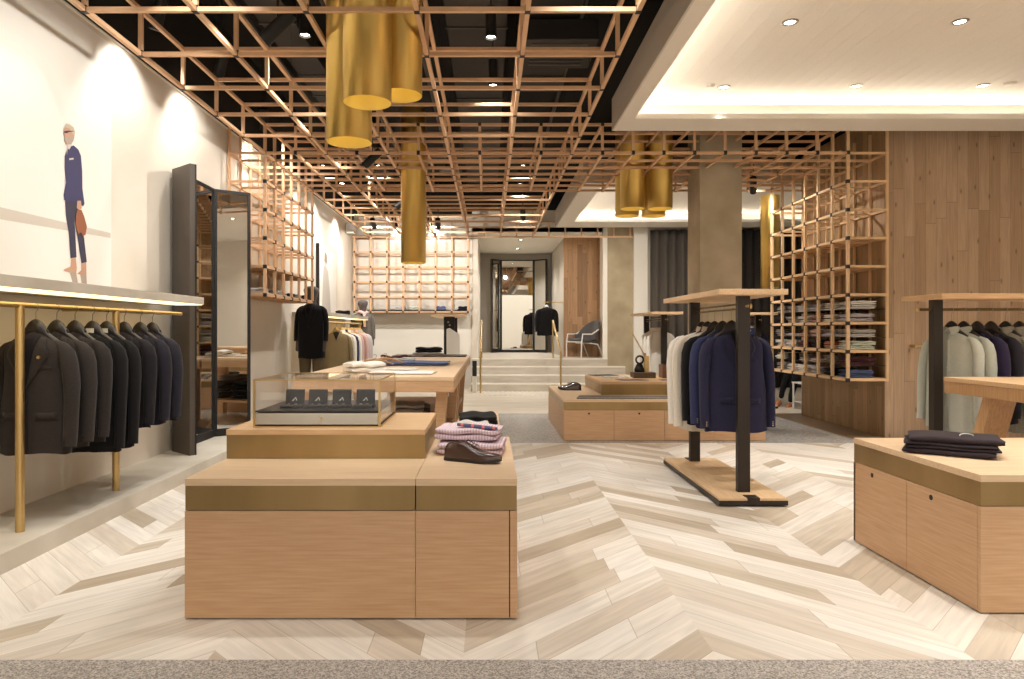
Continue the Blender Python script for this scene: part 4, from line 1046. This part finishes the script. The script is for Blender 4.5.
P = 1.15
cans = [('near the poster, first along the plaster wall', (155, 30), 4.15, (-3.42, 6.5, 3.1), 60), ('second along the plaster wall, aimed at the poster', (218, 78), 4.15, (-3.42, 7.9, 3.1), 60), ('third along the plaster wall before the lattice', (264, 130), 4.15, (-3.42, 10.5, 2.6), 60),
        ('pointing down beside the near gold cylinders', (305, 36), 4.3, None, 120), ('pointing down at the middle of the lattice, nearest', (491, 38), 4.3, None, 120), ('pointing down at the middle of the lattice, behind the nearest', (493, 86), 4.3, None, 120),
        ('over the first trestle table', (323, 166), 4.3, None, 110), ('behind the single gold cylinder over the table', (378, 166), 4.3, None, 110), ('over the middle aisle, nearer', (523, 166), 4.3, None, 110), ('over the middle aisle, farther', (520, 184), 4.3, None, 110),
        ('over the sweater rail, nearer', (342, 184), 4.3, (-3.0, 13, .9), 110), ('over the shirt rail, farther', (353, 206), 4.2, (-3.0, 15, .9), 110),
        ('aimed at the back lattice beside the poster', (396, 228), 4.0, (-2.0, 17.4, 2.6), 50), ('aimed at the back lattice beyond the gold cylinder', (432, 228), 4.0, (-1.0, 17.4, 2.6), 50),
        ('beside the concrete column, upper', (783, 166), 4.25, None, 100), ('beside the concrete column, lower', (751, 184), 4.25, None, 100), ('over the steps', (532, 220), 4.3, (1.0, 16.5, .4), 90)]
for lb, (x, y), z, aim, pw in cans:
    H = z - 1.4; Y = H * K / (331 - y); p = at(x, y, Y)
    can('black cylinder spotlight ' + lb, p, aim or (p.x, p.y - .001, 0), pw * P)
# unseen cans added nearer the camera to light the foreground
for i, (x, y, ax, ay, pw) in enumerate(((-2.3, 2.9, -3.0, 4.6, 80), (-1.7, 2.4, -1.1, 3.4, 95), (0.6, 2.2, 0.4, 3.6, 95), (-.1, 4.3, -.1, 4.3, 110), (.75, 4.4, .9, 5.0, 110), (-1.9, 4.4, -2.95, 5.3, 80))):
    can('added black cylinder spotlight above the front counters, number %s counted from the entrance' % ORD[i], (x, y, 4.3), (ax, ay, .4), pw * P, size=1.7)
dls = [(790, 22), (960, 21.5), (724, 87), (856, 86), (983, 85.5)]
dn = ['near row, closer to the lattice', 'near row, farther from the lattice', 'far row, beside the round speaker', 'far row, middle one', 'far row, beside the smoke detector']
for (x, y), lb in zip(dls, dn):
    Y = (4.22 - 1.4) * K / (331 - y); p = at(x, y, Y)
    down('round recessed downlight in the white tray ceiling, ' + lb, (p.x, Y), 190 * P, 4.22)
for i, (x, y) in enumerate(((2.75, 4.5), (4.3, 4.4), (5.9, 4.4), (7.2, 4.4), (7.2, 2.0), (2.75, 2.8), (4.3, 2.8))):  # out of view; the pair by the right wall is added to brighten it
    down('unseen round recessed downlight in the white tray ceiling over the foreground, %s nearest' % ORD[i], (x, y), (330 if x > 7 else 160) * P, 4.22, size=2.4 if x > 7 else 1.2)
for i, (x, y) in enumerate(((611, 214), (674, 213), (763, 200))):
    Y = (4.22 - 1.4) * K / (331 - y); p = at(x, y, Y)
    down('recessed downlight in the smaller tray ceiling, %s from the steps' % ORD[i], (p.x, Y), 90 * P, 4.22)
for i, (x, y) in enumerate(((520.5, 240.5), (518, 247.5))):
    Y = (3.87 - 1.4) * K / (331 - y); p = at(x, y, Y)
    down('recessed downlight over the landing, %s one' % ('nearer', 'farther')[i], (p.x, (18.6, 20.6)[i]), 160 * P, 3.87, size=2.4)
for i, (x, y, z, ax, ay, az, pw) in enumerate(((-1.75, 3.3, 3.66, -3.42, 3.9, 2.3, 105), (-1.75, 5.35, 3.66, -3.42, 5.6, 2.2, 80), (-1.7, 7.75, 3.66, -3.42, 7.9, 2.3, 85), (-1.7, 9.4, 3.66, -3.42, 10, 2.3, 90), (-1.7, 12.6, 3.66, -3.42, 12.8, 2.3, 120), (-1.7, 14.2, 3.66, -3.42, 14.6, 2.3, 120), (-2.5, 15.0, 3.66, -2.5, 17.4, 2.5, 150), (-1.1, 15.0, 3.66, -1.1, 17.4, 2.5, 150), (3.7, 10.17, 3.66, 5.2, 10.2, 1.4, 80), (3.0, 13.6, 4.15, 2.9, 17, 2.0, 130), (.7, 14.2, 3.7, .9, 17.0, .6, 170), (2.68, 10.95, 3.66, 3.05, 12.4, .9, 300), (4.3, 11.2, 3.66, 5.3, 13.8, 1.6, 130))):
    can('added black cylinder spotlight turned towards the walls, %s in order of distance from the entrance' % ORD[i], (x, y, z), (ax, ay, az), pw, size=2.1)  # extra cans added to brighten the walls, lattice shelf and rear shirts
# speaker, smoke detector, camera housing, ducts
p = at(689, 98, 2.82 * K / 233)
t = thing('ceiling_speaker', 'round white speaker in the white tray ceiling', 'speaker', (p.x, p.y, 4.22)); MB().lathe((0, 0, 0), [(0, -.012), (.10, -.012), (.12, -.008), (.13, 0)], 32).build('grille', 'whitewall', t)
p = at(728, 84, 2.82 * K / 240); p = at(711, 85, 2.82 * K / 246)
tag(MB().lathe((p.x, p.y, 4.22), [(0, -.025), (.04, -.025), (.05, 0)], 24).build('smoke_detector', 'white'), 'small white smoke detector near the round speaker', 'smoke detector')
p = at(1010, 83, 2.82 * K / 248)
tag(MB().lathe((p.x, p.y, 4.22), [(0, -.02), (.06, -.02), (.07, 0)], 24).build('smoke_detector', 'white'), 'flat white detector at the picture edge of the tray ceiling', 'smoke detector')
t = thing('wall_speaker', 'small white tilted speaker high on the plaster wall beside the back lattice', 'speaker', (-3.3, 16.4, 3.72))
box('cabinet', (-.08, -.15, 0), (.1, .1, .22), 'whitewall', t, .01); MB().tube([(-.11, 0, .15), (-.07, 0, .15)], .02, 10).build('bracket', 'whitewall', t); box('grille', (-.06, -.156, .02), (.08, -.15, .2), 'greypale', t)
def duct(label, a, b, m='duct'):
    t = thing('air_duct', label, 'air duct', ((a[0] + b[0]) / 2, (a[1] + b[1]) / 2, a[2])); c = t.location
    box('casing', tuple(Vector(a) - c), tuple(Vector(b) - c), m, t, .01)
    for k in range(int((b[1] - a[1]) / .8)): box('flange', (a[0] - c.x - .015, a[1] - c.y + .4 + .8 * k, -.015), (b[0] - c.x + .015, a[1] - c.y + .43 + .8 * k, b[2] - a[2] + .015), 'duct2', t)
    return t
duct('long dark air duct in the ceiling void beside the tray ceiling', (.35, 4.5, 4.7), (.95, 9.5, 5.0)); duct('wide dark duct in the ceiling void over the aisle', (-.48, 5.0, 4.85), (.2, 16, 5.1), 'duct')
duct('narrow dark duct in the ceiling void near the plaster wall', (-2.6, 4.2, 4.9), (-2.2, 16, 5.1), 'duct')
t = thing('ceiling_cassette', 'dark air conditioning cassette with slotted grille in the ceiling void', 'air conditioner', (.75, 7.6, 4.45)); box('casing', (-.4, -.4, 0), (.4, .4, .22), 'duct', t, .01)
for k in range(6): box('louvre', (-.3, -.3 + .11 * k, -.008), (.3, -.26 + .11 * k, .0), 'duct2', t)
for k in range(5):
    o = MB().tube([(-2.9 + 1.0 * k, -1, 5.15), (-2.9 + 1.0 * k, 17, 5.15)], .03, 10).build('ceiling_pipe', 'duct2'); tag(o, 'dark pipe running along the ceiling void, %s from the plaster wall' % ORD[k], 'pipe', 'pipes in the ceiling void')
for k in range(3):
    o = MB().lathe((-1.95 + .6 * k, 11.2 + 1.1 * k, 4.5), [(.0, .03), (.12, .03), (.2, 0), (.23, .02), (.12, .12), (.1, .8)], 24).build('air_diffuser', 'duct2'); tag(o, 'round dark air diffuser in the void, %s counted from the plaster wall' % ORD[k], 'air diffuser', 'round diffusers in the void')

# ================================================================== REAR THINGS
def curtain(label, x0, x1, y, z0, z1, m):
    rows = []
    n = int((x1 - x0) / .03)
    for z in (z0, z1): rows.append([(x0 + (x1 - x0) * i / n, y + .05 * math.sin(i * .9) + .02 * math.sin(i * .37), z) for i in range(n + 1)])
    return tag(MB().grid(rows).build('curtain', m, solid=.006), label, 'curtain')
curtain('tall grey pleated curtain between white pillar and column', 3.95, 5.6, 16.85, 0.01, 3.88, 'curtain')
curtain('dark pleated curtain behind the lattice shelf', 5.62, 7.9, 16.85, 0.01, 3.88, 'curtain_d')
def handrail(label, x):
    t = thing('stair_handrail', label, 'handrail', (x, 15.45, 0), 0, 'brass handrails')
    b = [(0, 0, 0), (0, 0, .93), (0, 1.8, 1.65), (0, 1.85, 1.65)]
    MB().tube([(0, 0, .0), (0, 0, .93)], .022, 12).build('post', 'brass', t); MB().tube([(0, 1.85, .72), (0, 1.85, 1.65)], .022, 12).build('post', 'brass', t)
    MB().tube([(0, -.02, .92), (0, 1.87, 1.66)], .026, 12).build('rail', 'brass', t)
handrail('brass stair handrail beside the back wall edge', -.19); handrail('brass stair handrail in front of the armchair', 1.61)
# armchair
t = thing('armchair', 'grey upholstered armchair with pale metal frame on the landing', 'armchair', (2.44, 17.72, .72), -1.15)
rows = []
for i in range(9):
    f = i / 8
    rows.append([(-.30 + .6 * k / 8, -.28 + .52 * f, .42 + .05 * (1 - f) - .02 * math.sin(PI * k / 8)) for k in range(9)])
MB().grid(rows).build('seat', 'seatgrey', t, solid=.08)
rows = []
for i in range(8):
    f = i / 7
    rows.append([(math.cos(a) * (.34 + .02 * f), .06 + math.sin(a) * (.24 + .1 * f), .45 + (.50 * f) * (.30 + .70 * max(0, math.sin(a)) ** .7)) for a in [-.35 + (PI + .7) * k / 16 for k in range(17)]])
MB().grid(rows).build('backrest', 'seatgrey', t, solid=.05)
for s in (-1, 1):
    MB().tube([(s * .36, -.30, 0), (s * .37, -.29, .40), (s * .37, -.26, .60), (s * .38, .0, .60), (s * .36, .22, .72)], .017, 10).build('arm_frame', 'whitemetal', t)
    MB().tube([(s * .36, -.02, .37), (s * .34, .2, .34), (s * .36, .36, 0)], .015, 10).build('leg', 'whitemetal', t)
MB().tube([(-.37, -.29, .40), (.37, -.29, .40)], .014, 10).build('front_rail', 'whitemetal', t); MB().tube([(-.36, -.02, .37), (.36, -.02, .37)], .014, 10).build('cross_rail', 'whitemetal', t)
# jacket on wall arm
t = thing('wall_hook_arm', 'brass hanging arm fixed beside the rear timber wall', 'wall arm', (1.98, 18.6, 2.18)); MB().tube([(0, 0, 0), (-.5, 0, 0)], .014, 10).tube([(-.02, 0, 0), (0, 0, 0)], .04, 14).build('arm', 'brass', t)
garment('black jacket hanging on the brass arm by the landing mirror', (1.56, 18.6, 1.28), .15, 'black', .78, .27, 'suit', 99, detail=False, sleeve=.68)
hanger('pale hanger holding the black jacket on the brass arm', (1.56, 18.6, 2.06), .15, .125, 'label_w')
# bin
t = thing('umbrella_stand', 'small black stand with white base beside the steps', 'umbrella stand', (-.33, 15.7, 0)); box('bin_body', (-.05, -.05, .37), (.05, .05, .72), 'blk2', t, .004); box('pedestal', (-.05, -.05, .0), (.05, .05, .37), 'whitewall', t, .004)
box('column_panel', (5.0, 14.2, 0), (5.22, 14.3, 1.95), 'cream'); tag(bpy.context.scene.objects['column_panel'], 'cream upright panel behind the rack of navy shirts', 'panel')

# mannequins (continuous body by skin)
def body(parent, verts, edges, rads, mat, name='body', root=0, sub=2):
    me = bpy.data.meshes.new(name); me.from_pydata([Vector(v) for v in verts], edges, []); me.update()
    o = bpy.data.objects.new(name, me); C.objects.link(o); o.parent = parent
    md = o.modifiers.new('sk', 'SKIN'); md.use_smooth_shade = True
    for i, r_ in enumerate(rads):
        sv = me.skin_vertices[0].data[i]; sv.radius = r_ if isinstance(r_, tuple) else (r_, r_)
    me.skin_vertices[0].data[root].use_root = True
    s = o.modifiers.new('su', 'SUBSURF'); s.levels = sub; s.render_levels = sub
    me.materials.append(M[mat]); return o
def mannequin(label, loc, rz, coat, trouser, H=1.95, coatL=.95):
    t = thing('mannequin', label, 'mannequin', loc, rz); k = H / 1.85
    box('stand', (-.2, -.2, 0), (.2, .2, .02), 'blk', t)
    V = [(0, 0, 1.0), (0, 0, 1.25), (0, 0, 1.48), (0, -.01, 1.58), (0, -.02, 1.72), (0, -.02, 1.80), (.13, 0, 1.40), (.195, 0, 1.20), (.205, -.02, .95), (.205, -.045, .82), (-.13, 0, 1.40), (-.195, 0, 1.20), (-.205, -.02, .95), (-.205, -.045, .82), (.1, 0, .92), (.1, -.01, .5), (.1, .0, .1), (.1, -.1, .05), (-.1, 0, .92), (-.1, -.01, .5), (-.1, .0, .1), (-.1, -.1, .05)]
    V = [(a * k, b * k, c * k) for a, b, c in V]
    E = [(0, 1), (1, 2), (2, 3), (3, 4), (4, 5), (2, 6), (6, 7), (7, 8), (8, 9), (2, 10), (10, 11), (11, 12), (12, 13), (0, 14), (14, 15), (15, 16), (16, 17), (0, 18), (18, 19), (19, 20), (20, 21)]
    Rr = [(.12, .09), (.11, .08), (.09, .06), .055, (.135, .155), (.10, .12), .06, .045, .035, .03, .06, .045, .035, .03, .085, .06, .045, .035, .085, .06, .045, .035]
    body(t, V, E, [tuple(q * k for q in r_) if isinstance(r_, tuple) else r_ * k for r_ in Rr], 'mann')
    tr = MB()
    for s in (-1, 1): tr.tube([(s * .06, 0, 1.02 * k), (s * .10 * k, 0, .88 * k), (s * .10 * k, -.01, .5 * k), (s * .10 * k, 0, .1 * k)], [.12, .115, .09, .08], 16)
    tr.build('trousers', trouser, t)
    c = bpy.data.objects.new('coat', None)
    garment('', (0, 0, 1.56 * k - coatL), 0, coat, coatL, .205 * k, 'coat', 7, parent=t, detail=False, sleeve=.66, Dm=.14)
    return t
mannequin('mannequin in a long black coat and olive trousers beside the wall lattice', (-3.0, 11.65, .121), -.1, 'black', 'olivet', 2.10, .95)
mannequin('mannequin in a grey jacket and pink scarf at the far end of the wall rail', (-3.0, 16.35, .121), .2, 'greyfab', 'black', 2.08, .9)
o = MB().tube([(-3.0 + .09 * math.cos(a), 16.33 + .09 * math.sin(a), 1.84 + .02 * math.sin(2 * a)) for a in [2 * PI * k / 16 for k in range(17)]], .035, 10, caps=False).tube([(-2.95, 16.25, 1.82), (-2.93, 16.2, 1.5)], [.04, .03], 10).build('scarf', 'pink'); tag(o, 'pink scarf around the neck of the far mannequin', 'scarf')
# seated mannequin legs (dark trousers, tan shoes) behind the lattice shelf
t = thing('seated_mannequin', 'seated mannequin in black trousers and tan shoes seen under the lattice shelf', 'mannequin', (5.58, 12.9, 0))
body(t, [(.28, .3, .62), (.30, .3, .85), (.30, .32, 1.1), (.3, .3, 1.3), (.3, .28, 1.42), (.12, .1, .62), (-.02, -.15, .66), (-.12, -.1, .3), (-.16, -.12, .14), (.2, .1, .60), (.1, -.2, .58), (-.0, -.2, .2), (-.03, -.22, .08)],
     [(0, 1), (1, 2), (2, 3), (3, 4), (0, 5), (5, 6), (6, 7), (7, 8), (0, 9), (9, 10), (10, 11), (11, 12)], [.13, .12, .14, .05, .1, .09, .075, .055, .045, .09, .075, .055, .045], 'black')
sh = shoe_meshes
for i, (x, y, zz, rz, ry) in enumerate(((-.16, -.12, .06, PI + .5, .5), (-.02, -.22, .0, PI + .7, .35))):
    b = MB(); rows = []
    for s, w, h in ((0, .03, .08), (.25, .04, .09), (.5, .043, .07), (.75, .045, .045), (1, .012, .02)):
        rows.append([(s * .27, w * math.cos(a), h * abs(math.sin(a)) ** .7) for a in [PI * k / 10 for k in range(11)]])
    b.grid(rows); b.add(rows[0], [tuple(range(11))]); o = b.build('shoe', 'shoe_tan', t, solid=.003); o.location = (x, y, zz); o.rotation_euler = (0, ry, rz)
t = thing('side_table', 'small white metal side table under the lattice shelf', 'side table', (5.75, 12.3, 0)); box('table_top', (-.25, -.2, .46), (.25, .2, .48), 'whitemetal', t)
for a in (-.23, .23):
    for b_ in (-.18, .18): box('leg', (a - .012, b_ - .012, 0), (a + .012, b_ + .012, .46), 'whitemetal', t)
box('lower_shelf', (-.23, -.18, .12), (.23, .18, .135), 'whitemetal', t)

# ================================================================== WORLD, VIEW
w = bpy.data.worlds.new('world'); bpy.context.scene.world = w; w.use_nodes = True
w.node_tree.nodes['Background'].inputs[0].default_value = (1.0, .96, .91, 1); w.node_tree.nodes['Background'].inputs[1].default_value = 3.0
sc = bpy.context.scene
sc.view_settings.view_transform = 'Standard'; sc.view_settings.look = 'None'; sc.view_settings.gamma = 1; sc.view_settings.use_curve_mapping = False
sc.view_settings.exposure = 0.0
sc.cycles.use_denoising = True
sc.cycles.max_bounces = 8; sc.cycles.diffuse_bounces = 4; sc.cycles.glossy_bounces = 4; sc.cycles.transparent_max_bounces = 12
sc.cycles.sample_clamp_indirect = 6
